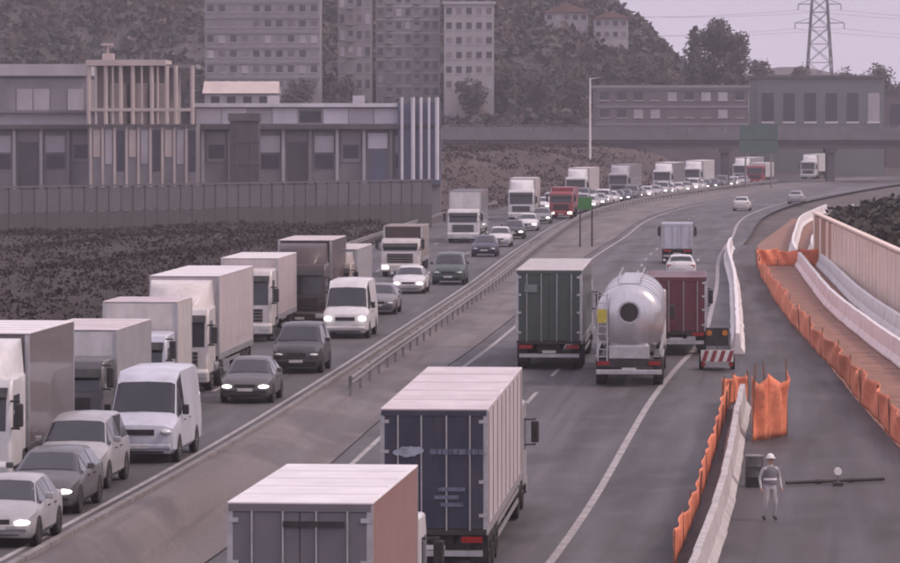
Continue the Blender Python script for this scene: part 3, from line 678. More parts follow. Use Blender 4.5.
def tanker(near, label, slope):
    L_ = 13.2; root = put('tanker_lorry', near, L_, True, slope, label, 'lorry'); w = 1.25
    M_tank = mat('polished_tank', (0.62, 0.61, 0.625), 0.27, 0.75, .12, 1.2, dirt=.5, dirtcol=(.24, .22, .22)); M_band = mat('tank_band', (0.5, .49, .5), .4, .6, .1, 3)
    # barrel: elliptical section with dished ends
    def ringz(y, k): return [(w * k * math.copysign(abs(math.cos(q)) ** .86, math.cos(q)), y, 2.42 + 1.30 * k * math.copysign(abs(math.sin(q)) ** .86, math.sin(q))) for q in [2 * math.pi * i / 40 for i in range(40)]]
    ys = [(3.0, .30), (2.92 + .12, .62), (3.14, .85), (3.3, .96), (3.55, 1.0), (L_ - .75, 1.0), (L_ - .45, .97), (L_ - .25, .90), (L_ - .12, .74), (L_ - .05, .48), (L_ - .02, .2)]
    ys[0] = (2.98, .3)
    obj('barrel', MB().loft([ringz(y, k) for y, k in ys]), M_tank, root, smooth=35)
    for y in (4.4, 6.6, 8.8, 11.0, L_ - .8):
        obj('barrel_band', MB().loft([ringz(y - .05, 1.0), ringz(y - .05, 1.012), ringz(y + .05, 1.012), ringz(y + .05, 1.0)], cap=False), M_band, root)
    mh = MB()
    n = 28; rr = []
    for i in range(n):
        q = 2 * math.pi * i / n; rr.append([((.36 + a) * math.cos(q), L_ - .05 + b, 2.72 + (.36 + a) * math.sin(q)) for a, b in ((0, 0), (0, .07), (.06, .07), (.06, 0))])
    rr.append(rr[0]); mh.loft(rr, cap=False); h = obj('manhole_ring', mh, M_band, root, smooth=40)
    obj('manhole_cover', MB().cyl((0, L_ - .08, 2.72), (0, L_ + .005, 2.72), .35, .33, 24), M_black, h)
    # walkway, ladder, rear frame
    obj('walkway', MB().box(-.35, .35, 4.0, L_ - .9, 3.70, 3.76), M_alu, root)
    for s in (1, -1): obj('handrail', MB().bar((s * .42, 4.0, 3.72), (s * .42, 4.0, 3.95), .03).bar((s * .42, 4.0, 3.95), (s * .42, L_ - 1, 3.95), .03).bar((s * .42, L_ - 1, 3.95), (s * .42, L_ - 1, 3.72), .03), M_alu, root)
    ld = MB(); x0 = .80
    for dx in (0, .34): ld.bar((x0 + dx, L_ + .04, .95), (x0 + dx, L_ - .02, 3.45), .045)
    ld_o = obj('ladder', ld, M_alu, root)
    for k in range(9): obj('rung', MB().bar((x0, L_ + .04 - k * .006, 1.1 + k * .28), (x0 + .34, L_ + .04 - k * .006, 1.1 + k * .28), .035), M_alu, ld_o, key=None)
    obj('hazard_placard', MB().box(.82, 1.16, L_ + .065, L_ + .08, 2.35, 2.85), mat('placard_yellow', (.55, .45, .06), .5, 0, .15, 6, dirt=.3), root)
    obj('valve_cabinet', MB().box(-.75, .75, L_ - .55, L_ - .03, 1.02, 1.50), M_alu, root, bevel=.03)
    obj('chassis', MB().box(-.45, .45, .6, L_ - .2, .72, 1.05), M_chassis, root)
    obj('underrun_bar', MB().box(-1.2, 1.2, L_ + .0, L_ + .12, .46, .64), M_alu, root, bevel=.02)
    obj('rear_fascia', MB().box(-1.22, 1.22, L_ - .25, L_ - .02, .72, 1.0), M_black, root)
    for s in (1, -1):
        mm = lambda a, b: (min(s * a, s * b), max(s * a, s * b))
        obj('tail_light', MB().box(*mm(.72, 1.16), L_ - .03, L_ + .015, .80, .94), M_tail, root)
        obj('mudguard', MB().box(*mm(.86, 1.24), L_ - 4.6, L_ - .7, 1.04, 1.10), M_alu, root, bevel=.02)
        obj('side_rail', MB().box(*mm(1.10, 1.20), 3.2, L_ - .3, 1.15, 1.35), M_alu, root)
        for ya in (L_ - 3.9, L_ - 2.6, L_ - 1.3): wheel(root, s * 1.05, ya, .48, .36, s)
        wheel(root, s * 1.05, 1.3, .48, .30, s); wheel(root, s * 1.05, 3.7, .48, .36, s)
        obj('mirror', MB().box(*mm(1.32, 1.54), -.05, .06, 1.75, 2.3), M_black, root, bevel=.04)
    obj('cab', MB().prism([(0, .5), (0, 1.5), (.2, 2.6), (.42, 2.95), (2.2, 3.0), (2.2, .95), (1.7, .95), (1.6, .5)], -1.2, 1.2, 'x'), WHITE, root, bevel=.07)
    obj('windshield', MB().prism([(.0, 1.6), (.17, 2.55), (.2, 2.55), (.04, 1.6)], -1.08, 1.08, 'x'), M_glass, root)
    obj('rear_plate', MB().box(-.26, .26, L_ - .02, L_ - .008, .62, .70), M_plate, root)
    return root
tanker(onground(629, 387), 'polished silver tanker lorry seen from behind with yellow placard and ladder', .062)
pr = onground(676, 356)
lorry(pr, 'dark red lorry just ahead of the silver tanker, seen from behind', L_=9.5, Hh=3.2, Wd=2.5, away=True, slope=.055, side=PINKW, roof=DRED, rear=DRED, cab=WHITE, artic=False, cab_h=2.7)
car('estate', onground(681, 280), WHITE, 'white car ahead of the dark red lorry in the outbound lane', away=True, slope=.055, brake=False)
lorry(onground(677, 264), 'small white box van beyond the dark red lorry, seen from behind', L_=6.2, Hh=2.7, Wd=2.05, cabL=1.9, away=True, slope=.055, artic=False, cab_h=2.2, deflector=False, name='box_van', cat='van', side=BLUEW, rear=BLUEW)
car('hatchback', onground(741, 211), WHITE, 'pale car alone on the empty outbound road before the bend', away=True, slope=Rslope(470))
car('hatchback', onground(795, 204), SILV, 'grey car on the outbound bend near the overpass, right of a pale car', away=True, slope=Rslope(520))

# --- oncoming queue, kerb lane (nearest the median)
def near_on(px, py): return onground(px, py)
car('hatchback', near_on(-6, 549), SILV, 'silver car with bright headlight cut by the left edge, front of the queue', lit=True, slope=.085)
car('estate', near_on(38, 516), DGREY, 'dark grey car right behind the silver car at the bottom left', lit=True, slope=.085)
car('minivan', near_on(68, 491), SILV, 'tall silver minivan third from the front of the kerb lane', slope=.082)
car('van', near_on(139, 464), BLUEW, 'white high-roof delivery van behind the silver minivan', lit=False, slope=.08)
car('hatchback', near_on(245, 404), DGREY, 'dark car with both headlights on beside the big white lorry', lit=True, slope=.068)
car('minivan', near_on(296, 374), BLK, 'black people carrier right behind the dark car with headlights on', slope=.066, name='minivan')
car('van', near_on(345, 339), WHITE, 'white high-roof van further up the kerb lane beside the dark brown lorry', slope=.064, lit=True)
car('estate', near_on(377, 315), MGREY, 'grey car half hidden behind the white high-roof van', slope=.063)
car('estate', near_on(408, 294), WHITE, 'white car in the middle of the queue beside a dark green van', slope=.063, lit=True)
car('minivan', near_on(448, 285), DGREEN, 'dark green van in the middle of the kerb lane queue', slope=.062)
car('hatchback', near_on(484, 257), NAVY, 'dark blue car behind the dark green van in the kerb lane', slope=.06)
car('hatchback', near_on(499, 247), WHITE, 'white car behind the dark blue car in the kerb lane', slope=.06)
car('hatchback', near_on(513, 239), BLK, 'black car with headlights on, in front of the white lorries', lit=True, slope=.06)
car('estate', near_on(527, 231), WHITE, 'white car with headlights on, just ahead of the red lorry', lit=True, slope=.062)
car('hatchback', near_on(541, 224), MGREY, 'grey car with headlights on directly in front of the red lorry', lit=True, slope=.064)
lorry(near_on(561, 219), 'red fronted lorry in the far queue just left of the green sign', L_=9, Hh=3.0, Wd=2.3, cab=RED, side=RED, roof=RED, front=RED, slope=Eslope(420), artic=False, cab_h=2.6, lit=True, deflector=False, detail=False)
# far queue on the bend
cols = [WHITE, SILV, DGREY, WHITE, BLK, SILV, WHITE, MGREY, WARMW, NAVY, SILV, WHITE]
CN = {WHITE: 'white', WARMW: 'white', SILV: 'silver', DGREY: 'dark grey', MGREY: 'mid grey', BLK: 'black', NAVY: 'dark blue'}
y = 440.0; i = 0
while y < 628:
    x = E(y) - 1.9 + random.uniform(-.25, .25)
    car(['hatchback', 'estate', 'minivan', 'hatchback'][i % 4], Vector((x, y, 0)), cols[(i * 5) % 12], 'small %s car in the kerb lane queue along the far bend' % CN[cols[(i * 5) % 12]], slope=Eslope(y), lit=(i % 3 != 1), group='cars queueing on the far bend', detail=False, name='car')
    y += 7.2 + random.uniform(-.6, 1.2); i += 1
y = 452.0; i = 0
while y < 505:
    x = E(y) - 5.6 + random.uniform(-.25, .25)
    car(['estate', 'minivan'][i % 2], Vector((x, y, 0)), cols[(i * 7 + 3) % 12], 'small %s car in the outer lane queue before the far bend' % CN[cols[(i * 7 + 3) % 12]], slope=Eslope(y), lit=(i % 2 == 0), group='cars queueing on the far bend', detail=False, name='car')
    y += 8.0; i += 1

# --- oncoming queue, lorry lane
def lorry_on(px_right, ytop, Hh, label, Wd=2.5, **k):
    """placed by its upper front right corner in the picture, on the carriageway plane"""
    p = P(px_right, ytop, Hh); s = k.pop('slope', .07)
    return lorry(Vector((p.x - Wd / 2, p.y, 0)), label, Hh=Hh, Wd=Wd, slope=s, **k)
lorry_on(12, 338, 4.0, 'lorry with white roof and brownish grey side at the left edge of the photo', L_=9.5, side=GREYT, roof=ROOFW, cab=WHITE, slope=.082, artic=False)
lorry_on(104, 334, 3.3, 'pale lorry with white upper front between the left edge lorry and a white box lorry', L_=9.5, side=SILV, front=WHITE, roof=ROOFP, cab=DGREY, slope=.078, artic=False, deflector=False, cab_h=2.5)
lorry_on(167, 305, 3.5, 'low white box lorry half hidden behind the delivery van', L_=6.3, side=WARMW, roof=ROOFP, cab=BLUEW, slope=.072, artic=False, cab_h=2.5, deflector=False)
lorry_on(209, 279, 4.0, 'big white articulated lorry, tallest and brightest of the lorry lane', L_=13.5, side=PINKW, roof=ROOFW, cab=WARMW, slope=.07)
lorry_on(272, 260, 3.55, 'white lorry with dark windscreen behind the big white articulated lorry', L_=10.5, side=PINKW, roof=ROOFW, cab=WARMW, slope=.066, artic=False, deflector=False, cab_h=3.1)
lorry_on(326, 242, 4.0, 'dark brown lorry with a pale roof line standing between white lorries', L_=10.5, side=BROWNC, front=BROWNC, roof=ROOFP, cab=BROWNC, slope=.064)
p = near_on(346, 295)
def far_tanker(): pass
lorry_on(352, 251, 3.3, 'pale grey lorry half hidden behind the dark brown lorry', L_=12, side=SILV, roof=ROOFP, cab=BEIGE, slope=.063, cab_h=2.7)
lorry(near_on(400, 277), 'beige brown lorry with bright headlights ahead of the far white lorry', L_=8.5, Hh=3.05, Wd=2.4, side=BEIGE, cab=WARMW, front=BROWNC, roof=BEIGE, slope=.062, artic=False, lit=True, cab_h=2.3, deflector=False)
lorry(near_on(463, 243), 'tall white box lorry standing beside the wall end, left of the far lorries', L_=13, Hh=4.0, side=MGREY, front=WHITE, cab=WHITE, slope=.061, cab_h=2.6, deflector=False)
lorry(near_on(521, 221), 'white lorry with dark windscreen left of the red lorry', L_=13, Hh=4.0, side=WARMW, cab=WHITE, slope=.063, detail=False)
lorry(Vector((E(428) - 5.4, 432, 0)), 'smaller white box lorry between the far white lorry and the red lorry', L_=6.5, Hh=3.2, Wd=2.3, side=WHITE, cab=WHITE, slope=.08, artic=False, deflector=False, cab_h=2.5, detail=False)
lorry(Vector((14.6, 500, 0)), 'pinkish box lorry rising behind the red lorry', L_=13, Hh=4.0, side=PINKW, front=PINKW, cab=WHITE, slope=Eslope(505), detail=False, roof=ROOFP)
lorry(Vector((21.0, 538, 0)), 'white fronted lorry standing alone above the car queue near the bend', L_=13, Hh=4.0, side=MGREY, front=WHITE, cab=SILV, slope=Eslope(545), detail=False)
for yy, sd_, lb_ in ((572, MGREY, 'grey sided lorry on the bend left of the long white lorry'), (602, WHITE, 'long white sided lorry on the bend before the overpass'), (650, SILV, 'silver sided lorry on the bend just before the overpass')):
    lorry(Vector((E(yy) - 5.6, yy, 0)), lb_, L_=14.5, Hh=3.9, side=sd_, cab=WHITE, roof=ROOFW, slope=Eslope(yy + 7), detail=False)
lorry(Vector((E(640) - 1.9, 640, 0)), 'white box lorry with red cab on the far bend beside the large sign', L_=11, Hh=3.2, side=WHITE, cab=RED, roof=ROOFW, slope=Eslope(646), detail=False, artic=False, cab_h=2.8, deflector=False)
for yy, lb_ in ((700, 'white lorry just beyond the overpass at the far right'), (740, 'white lorry farthest along the road beyond the overpass')):
    lorry(Vector((E(yy) - 3.6, yy, 0)), lb_, L_=14.5, Hh=4.0, side=WHITE, cab=WHITE, roof=ROOFW, slope=Eslope(yy + 7), detail=False)

# ------------------------------------------------------------------ small things in the roadworks
def attenuator():
    p = onground(717, 371); root = empty('warning_trailer', p, (0, 0, -.06)); tag(root, 'small white warning trailer with red and white stripes at the end of the white barrier', 'trailer')
    obj('board', MB().box(-.62, .62, -.03, .03, .35, .80), M_nwhite, root, bevel=.01)
    for k in range(4): obj('stripe', MB().add([(-.6 + k * .32, -.034, .36), (-.44 + k * .32, -.034, .36), (-.30 + k * .32, -.034, .79), (-.46 + k * .32, -.034, .79)], [(0, 1, 2, 3)]), RED, root)
    obj('frame', MB().box(-.55, .55, .04, 2.2, .38, .46), M_chassis, root)
    obj('lamp_board', MB().box(-.45, .45, .3, .36, .95, 1.65), M_black, root, bevel=.02)
    obj('lamp_post', MB().box(-.04, .04, .36, .42, .4, 1.6), M_steel, root)
    for sx in (-.3, .3): obj('lamp', MB().cyl((sx, .3, 1.45), (sx, .26, 1.45), .11, None, 12), M_amber, root)
    for s in (1, -1): wheel(root, s * .6, 1.1, .30, .18, s); obj('tail_light', MB().box(min(s * .45, s * .6), max(s * .45, s * .6), -.06, -.036, .18, .32), M_tail, root)
attenuator()
def sign_green():
    p = onground(592, 247); root = empty('direction_sign', p, (0, 0, -.06)); tag(root, 'small bright green sign panel on a dark post in the median', 'sign')
    obj('post', MB().cyl((0, 0, -.1), (0, 0, 3.0), .07, .06, 10), M_chassis, root)
    obj('panel', MB().box(-1.05, -.05, -.09, -.06, 2.85, 3.75), mat('sign_bright_green', (0.055, 0.21, 0.055), .5, 0, .1, 3), root, bevel=.01)
    obj('panel_frame', MB().box(-1.09, -.01, -.06, -.035, 2.81, 3.79), M_steel, root)
    obj('post', MB().cyl((-.9, -.0, -.1), (-.9, 0, 3.0), .06, .05, 10), M_chassis, root)
sign_green()
def big_sign():
    p = Vector((E(604) + 3.5, 604, 0)); root = empty('motorway_sign', p); tag(root, 'large dull green motorway sign on two posts before the overpass', 'sign')
    g = mat('sign_dull_green', (0.07, 0.13, 0.115), .6, 0, .1, 1.0, dirt=.3)
    for x in (-1.8, 1.8): obj('post', MB().cyl((x, 0, -.1), (x, 0, 8.6), .14, .11, 10), M_steel, root)
    for k, (z0, z1) in enumerate(((5.0, 6.7), (6.8, 8.9))): obj('panel', MB().box(-2.7, 2.7, -.25, -.16, z0, z1), g, root, bevel=.02)
    for z in (5.3, 6.4, 7.3, 8.4): obj('brace', MB().box(-2.5, 2.5, -.155, -.11, z, z + .1), M_steel, root)
    return root
big_sign()
# drain pipe lying across the works pavement with a small white lamp on it
a = onground(786, 486); b = onground(884, 482)
pp = empty('drain_pipe', a); tag(pp, 'dark pipe lying across the works pavement at the lower right', 'pipe')
obj('pipe', MB().cyl((0, 0, .09), tuple(b - a + Vector((0, 0, .09))), .055, None, 12), M_chassis, pp, smooth=40)
for t_ in (.33, .66):
    q = (b - a) * t_; d_ = (b - a).normalized()
    obj('coupling', MB().cyl(tuple(q - d_ * .09 + Vector((0, 0, .09))), tuple(q + d_ * .09 + Vector((0, 0, .09))), .07, None, 12), M_chassis, pp)
q = onground(838, 486); lm = empty('works_lamp', q); tag(lm, 'small white works lamp standing by the dark pipe', 'lamp')
obj('base', MB().box(-.14, .14, -.14, .14, 0, .10), M_black, lm); obj('stem', MB().cyl((0, 0, .1), (0, 0, .34), .03), M_steel, lm); obj('lens', MB().cyl((0, -.07, .42), (0, .07, .42), .11, None, 14), M_nwhite, lm)

# worker in pale overalls, walking away from the barrier end
def worker():
    p = onground(770, 521); root = empty('person', p, (0, 0, R_(20))); tag(root, 'worker in pale overalls and white helmet standing by the barrier end', 'person')
    M_cl = mat('pale_overalls', (0.42, 0.40, 0.41), .9, 0, .15, 5, dirt=.3); M_skin = mat('skin', (0.40, 0.24, 0.19), .6, 0, .08, 8); M_hat = mat('helmet_white', (.75, .73, .72), .4, 0, .05, 5); M_vest = mat('vest', (.16, .15, .17), .8, 0, .15, 6)
    J = {'pel': (0, 0, .95, .145, .11), 'wst': (0, .01, 1.10, .135, .10), 'chs': (0, .0, 1.32, .165, .115), 'nk0': (0, .0, 1.47, .085, .08), 'nk': (0, -.01, 1.53, .055, .055), 'hd': (0, -.02, 1.62, .078, .092), 'hd2': (0, -.02, 1.72, .07, .085),
         'hl': (.10, 0, .90, .10, .10), 'kl': (.13, -.06, .50, .068, .068), 'al': (.14, .05, .10, .048, .048), 'fl': (.15, -.10, .045, .045, .038),
         'hr': (-.10, 0, .90, .10, .10), 'kr': (-.12, .00, .50, .068, .068), 'ar': (-.14, .12, .10, .048, .048), 'fr': (-.16, -.02, .045, .045, .038),
         'sl': (.20, .0, 1.42, .065, .06), 'el': (.29, .03, 1.15, .048, .045), 'wl': (.27, -.12, .93, .033, .033), 'pl': (.265, -.17, .87, .036, .022),
         'sr': (-.20, .0, 1.42, .065, .06), 'er': (-.28, .05, 1.14, .048, .045), 'wr': (-.30, -.08, .90, .033, .033), 'prr': (-.30, -.11, .83, .036, .022)}
    ED = [('pel', 'wst'), ('wst', 'chs'), ('chs', 'nk0'), ('nk0', 'nk'), ('nk', 'hd'), ('hd', 'hd2'), ('pel', 'hl'), ('hl', 'kl'), ('kl', 'al'), ('al', 'fl'), ('pel', 'hr'), ('hr', 'kr'), ('kr', 'ar'), ('ar', 'fr'),
          ('chs', 'sl'), ('sl', 'el'), ('el', 'wl'), ('wl', 'pl'), ('chs', 'sr'), ('sr', 'er'), ('er', 'wr'), ('wr', 'prr')]
    FG = []
    for nm, base, sx in (('pl', J['pl'], 1), ('prr', J['prr'], -1)):
        for k in range(4):
            a_ = nm + 'f%d' % k; b_ = nm + 'g%d' % k; dy = -.03 + .02 * k
            J[a_] = (base[0] + sx * .0, base[1] + dy, base[2] - .05 - .006 * (k in (1, 2)), .010, .010); J[b_] = (base[0] - sx * .02, base[1] + dy - .01, base[2] - .095 - .008 * (k in (1, 2)), .008, .008); ED += [(nm, a_), (a_, b_)]
        J[nm + 't'] = (base[0] - sx * .02, base[1] - .05, base[2] - .02, .011, .011); J[nm + 'u'] = (base[0] - sx * .03, base[1] - .065, base[2] - .06, .009, .009); ED += [(nm, nm + 't'), (nm + 't', nm + 'u')]
    ks = list(J); me = bpy.data.meshes.new('body'); me.from_pydata([J[k][:3] for k in ks], [(ks.index(a), ks.index(b)) for a, b in ED], [])
    o = bpy.data.objects.new('body', me); COL.objects.link(o); o.parent = root
    sk = o.modifiers.new('skin', 'SKIN'); sk.use_smooth_shade = True
    for v, k in zip(me.skin_vertices[0].data, ks): v.radius = (J[k][3], J[k][4]); v.use_root = (k == 'pel')
    sb = o.modifiers.new('sub', 'SUBSURF'); sb.levels = 1; sb.render_levels = 2
    # skin on head and hands, cloth elsewhere, split by height / reach in the material
    m = bpy.data.materials.new('worker_body'); m.use_nodes = True; t = m.node_tree; b = t.nodes['Principled BSDF']; b.inputs['Roughness'].default_value = .8
    tc = t.nodes.new('ShaderNodeTexCoord'); sp_ = t.nodes.new('ShaderNodeSeparateXYZ'); t.links.new(tc.outputs['Object'], sp_.inputs[0])
    def gt(sock, v, op='GREATER_THAN'):
        n = t.nodes.new('ShaderNodeMath'); n.operation = op; t.links.new(sock, n.inputs[0])
        if isinstance(v, float): n.inputs[1].default_value = v
        else: t.links.new(v, n.inputs[1])
        return n.outputs[0]
    head = gt(sp_.outputs[2], 1.51); ax = gt(sp_.outputs[0], 0.0, 'ABSOLUTE'); hand = gt(gt(ax, .225), gt(sp_.outputs[2], .90, 'LESS_THAN'), 'MULTIPLY'); sk_ = gt(head, hand, 'MAXIMUM'); boot = gt(sp_.outputs[2], .13, 'LESS_THAN')
    nz_ = t.nodes.new('ShaderNodeTexNoise'); nz_.inputs['Scale'].default_value = 9; rp_ = t.nodes.new('ShaderNodeValToRGB'); rp_.color_ramp.elements[0].color = (.34, .32, .33, 1); rp_.color_ramp.elements[1].color = (.50, .48, .49, 1); t.links.new(tc.outputs['Object'], nz_.inputs['Vector']); t.links.new(nz_.outputs['Fac'], rp_.inputs[0])
    m1 = t.nodes.new('ShaderNodeMix'); m1.data_type = 'RGBA'; t.links.new(sk_, m1.inputs[0]); t.links.new(rp_.outputs[0], m1.inputs[6]); m1.inputs[7].default_value = (.40, .24, .19, 1)
    m2 = t.nodes.new('ShaderNodeMix'); m2.data_type = 'RGBA'; t.links.new(boot, m2.inputs[0]); t.links.new(m1.outputs[2], m2.inputs[6]); m2.inputs[7].default_value = (.03, .025, .025, 1)
    t.links.new(m2.outputs[2], b.inputs['Base Color']); me.materials.append(m)
    # helmet, vest, face
    def dome(cx, cy, cz, rx, ry, rz, zc=0.0, n=16, k=6):
        return MB().loft([[(cx + rx * math.cos(e) * math.cos(2 * math.pi * i / n), cy + ry * math.cos(e) * math.sin(2 * math.pi * i / n), cz + rz * math.sin(e)) for i in range(n)] for e in [j * 1.5 / k for j in range(k + 1)]])
    h = obj('helmet', dome(0, -.015, 1.70, .105, .125, .12), M_hat, root, smooth=60); obj('brim', MB().cyl((0, -.04, 1.695), (0, -.04, 1.71), .135, .13, 18), M_hat, h)
    rings = [[(a * math.cos(q), .0 + c * math.sin(q), z) for q in [2 * math.pi * i / 18 for i in range(18)]] for z, a, c in ((1.0, .185, .145), (1.15, .175, .14), (1.32, .205, .15), (1.42, .17, .13), (1.47, .10, .09))]
    obj('vest', MB().loft(rings, cap=False), M_vest, root, smooth=60)
    obj('reflective_band', MB().loft([[(.187 * math.cos(q), .150 * math.sin(q), z) for q in [2 * math.pi * i / 18 for i in range(18)]] for z in (1.10, 1.16)], cap=False), M_hat, root, smooth=60)
    obj('nose', MB().add([(0, -.135, 1.615), (.016, -.105, 1.605), (-.016, -.105, 1.605), (0, -.10, 1.66)], [(0, 1, 2), (0, 3, 1), (0, 2, 3), (1, 3, 2)]), M_skin, root)
    for sx in (1, -1): obj('eye', MB().cyl((sx * .03, -.104, 1.655), (sx * .03, -.112, 1.655), .010, None, 8), M_black, root); obj('ear', MB().box(min(sx * .078, sx * .093), max(sx * .078, sx * .093), -.03, .01, 1.60, 1.66), M_skin, root, bevel=.008)
    obj('mouth', MB().box(-.022, .022, -.112, -.106, 1.575, 1.582), mat('lips', (.25, .1, .09), .6), root)
worker()
q = onground(754, 487); cn = empty('works_bin', q); tag(cn, 'dark drum standing left of the worker beside the barrier', 'drum')
obj('body', MB().loft([[(r * math.cos(2 * math.pi * i / 18), r * math.sin(2 * math.pi * i / 18), z) for i in range(18)] for z, r in ((0, .26), (.28, .27), (.30, .285), (.33, .27), (.58, .27), (.60, .285), (.63, .27), (.86, .26), (.9, .25))]), BLK, cn, smooth=35)
obj('rim', MB().cyl((0, 0, .88), (0, 0, .92), .275, None, 18), M_steel, cn)

exec_bg = True
# ------------------------------------------------------------------ background left: wall, factory
def left_wall():
    a = P(-30, 241, 0); b = P(432, 227, 0); d = b - a; n = 40; ang = math.atan2(d.y, d.x)
    root = empty('noise_wall', a, (0, 0, ang)); tag(root, 'long low grey panel wall across the brown bank at the left', 'wall')
    m1 = mat('wall_grey', (0.078, 0.073, 0.082), .85, 0, .15, .5, dirt=.4, dirtcol=(.09, .08, .085), fine=.1); m2 = mat('wall_grey_top', (0.115, .107, .122), .85, 0, .15, .5, fine=.1)
    L_ = d.length / n
    for i in range(n):
        obj('lower_panel', MB().box(.06, L_ - .06, -.08, .08, -.2, 2.15), m1, root, key='lwp', loc=(i * L_, random.uniform(-.02, .02), 0))
        obj('upper_panel', MB().box(.06, L_ - .06, -.06, .06, 2.2, 4.05), m2, root, key='lwu', loc=(i * L_, random.uniform(-.02, .02), 0))
        obj('post', MB().box(-.055, .055, -.10, .10, -.2, 4.15), m1, root, key='lwpo', loc=(i * L_, 0, 0))
    obj('coping', MB().box(0, d.length, -.16, .16, 4.155, 4.3), m2, root)
left_wall()
M_pale = mat('pale_cladding', (0.66, 0.63, 0.68), .7, 0, .12, .25, dirt=.35, dirtcol=(.25, .23, .24)); M_pale2 = mat('pale_cladding_dull', (0.44, 0.41, 0.44), .75, 0, .15, .25, dirt=.4, dirtcol=(.18, .165, .17))
M_dk = mat('dark_band', (0.10, 0.092, 0.10), .8, 0, .2, .4); M_win = mat('far_glass', (0.045, 0.048, 0.06), .25, 0, .25, .6); M_midg = mat('factory_grey', (0.235, 0.22, 0.235), .85, 0, .15, .3, dirt=.4, dirtcol=(.13, .12, .12))
M_pinkc = mat('pinkish_concrete', (0.52, 0.44, 0.41), .85, 0, .12, .4, dirt=.35, dirtcol=(.3, .25, .24)); M_blueg = mat('bluish_panel', (0.13, 0.14, 0.20), .6, 0, .2, .6)
def X_at(px, Y): return (px - 450) / F * Y
def Z_at(py, Y): return PY(450, py, Y).z
def factory():
    Y = 440.0; x0, x1 = X_at(-15, Y), X_at(441, Y); root = empty('factory_hall', ((x0 + x1) / 2, Y, 0)); tag(root, 'long low factory hall with pale upper cladding and dark eave line', 'building')
    lo = Vector((-(x0 + x1) / 2, 0, 0)); zt, zm = Z_at(104, Y), Z_at(127, Y)
    def bx(n, a, b, y0, y1, z0, z1, m, **k): return obj(n, MB().box(a, b, y0, y1, z0, z1), m, root, loc=lo, **k)
    bx('wall', x0, x1, .0, 22, 0, zm - .2, M_midg)
    xr = X_at(195, Y)
    bx('upper_wall', xr, x1 - 4, .4, 21, zm - .2, zt - .3, M_pale2)
    bx('upper_wall', x0, xr - .3, 2.4, 21, zm - .2, zt - .9, M_pale2)
    bx('roof', xr - .4, x1 - 3.6, -.2, 21.5, zt - .3, zt + .1, M_pale); bx('roof', x0 - .4, xr - .45, 1.8, 21.5, zt - .9, zt - .6, M_midg)
    bx('eave', x0, x1, -1.0, .35, zm - .2, zm + .25, M_dk)
    # upper cladding panels
    i = 0; x = xr + .1
    while x < x1 - 6:
        w = 2.6; sk = (X_at(300, Y) < x + w and x < X_at(318, Y))
        if not sk: bx('cladding_panel', x + .05, x + w - .05, .3, .395, zm + .35, zt - .45, [M_pale, M_pale, M_pale2, M_pale][i % 4])
        else: bx('window', x + .2, x + w - .2, .3, .395, zm + .5, zt - .7, M_win)
        x += w; i += 1
    # lower bays: columns, pale infill, dark doors
    x = x0 + .3; i = 0
    while x < x1 - 3.0:
        bx('column', x - .15, x + .15, -.5, -.01, 0, zm - .21, M_pale2 if i % 3 else M_midg)
        k = i % 5
        if k in (0, 2): bx('infill_panel', x + .4, x + 2.4, -.12, -.01, zm - 2.6, zm - .9, M_pale2); bx('window', x + .5, x + 2.3, -.14, -.122, zm - 4.2, zm - 2.8, M_win)
        elif k == 1: bx('door', x + .4, x + 2.4, -.08, -.01, 2.0, zm - 1.5, M_dk)
        elif k == 3: bx('infill_panel', x + .4, x + 2.4, -.12, -.01, zm - 3.6, zm - .5, M_midg); bx('window', x + .6, x + 2.2, -.14, -.122, zm - 3.2, zm - 1.8, M_win)
        else: bx('infill_panel', x + .4, x + 2.4, -.12, -.01, zm - 2.2, zm - .6, M_pale); bx('door', x + .6, x + 2.2, -.08, -.012, 2.0, zm - 2.4, M_blueg)
        x += 2.75; i += 1
    # bluish end block with pale pipes
    xe = X_at(398, Y); bx('end_block', xe, x1, -.9, 3, 3.0, zt + .2, M_blueg)
    for px, r in ((402, .16), (413, .22), (421, .16), (429, .14), (437, .22)):
        xx = X_at(px, Y); obj('pipe', MB().cyl((xx, -1.3, 3.5), (xx, -1.3, zt + .7), r, None, 12), M_pale, root, loc=lo, smooth=40)
    for px in (272, 358): xx = X_at(px, Y); bx('roof_vent', xx - .6, xx + .6, 3, 4.2, zt + .1, zt + .9, M_pale2)
factory()
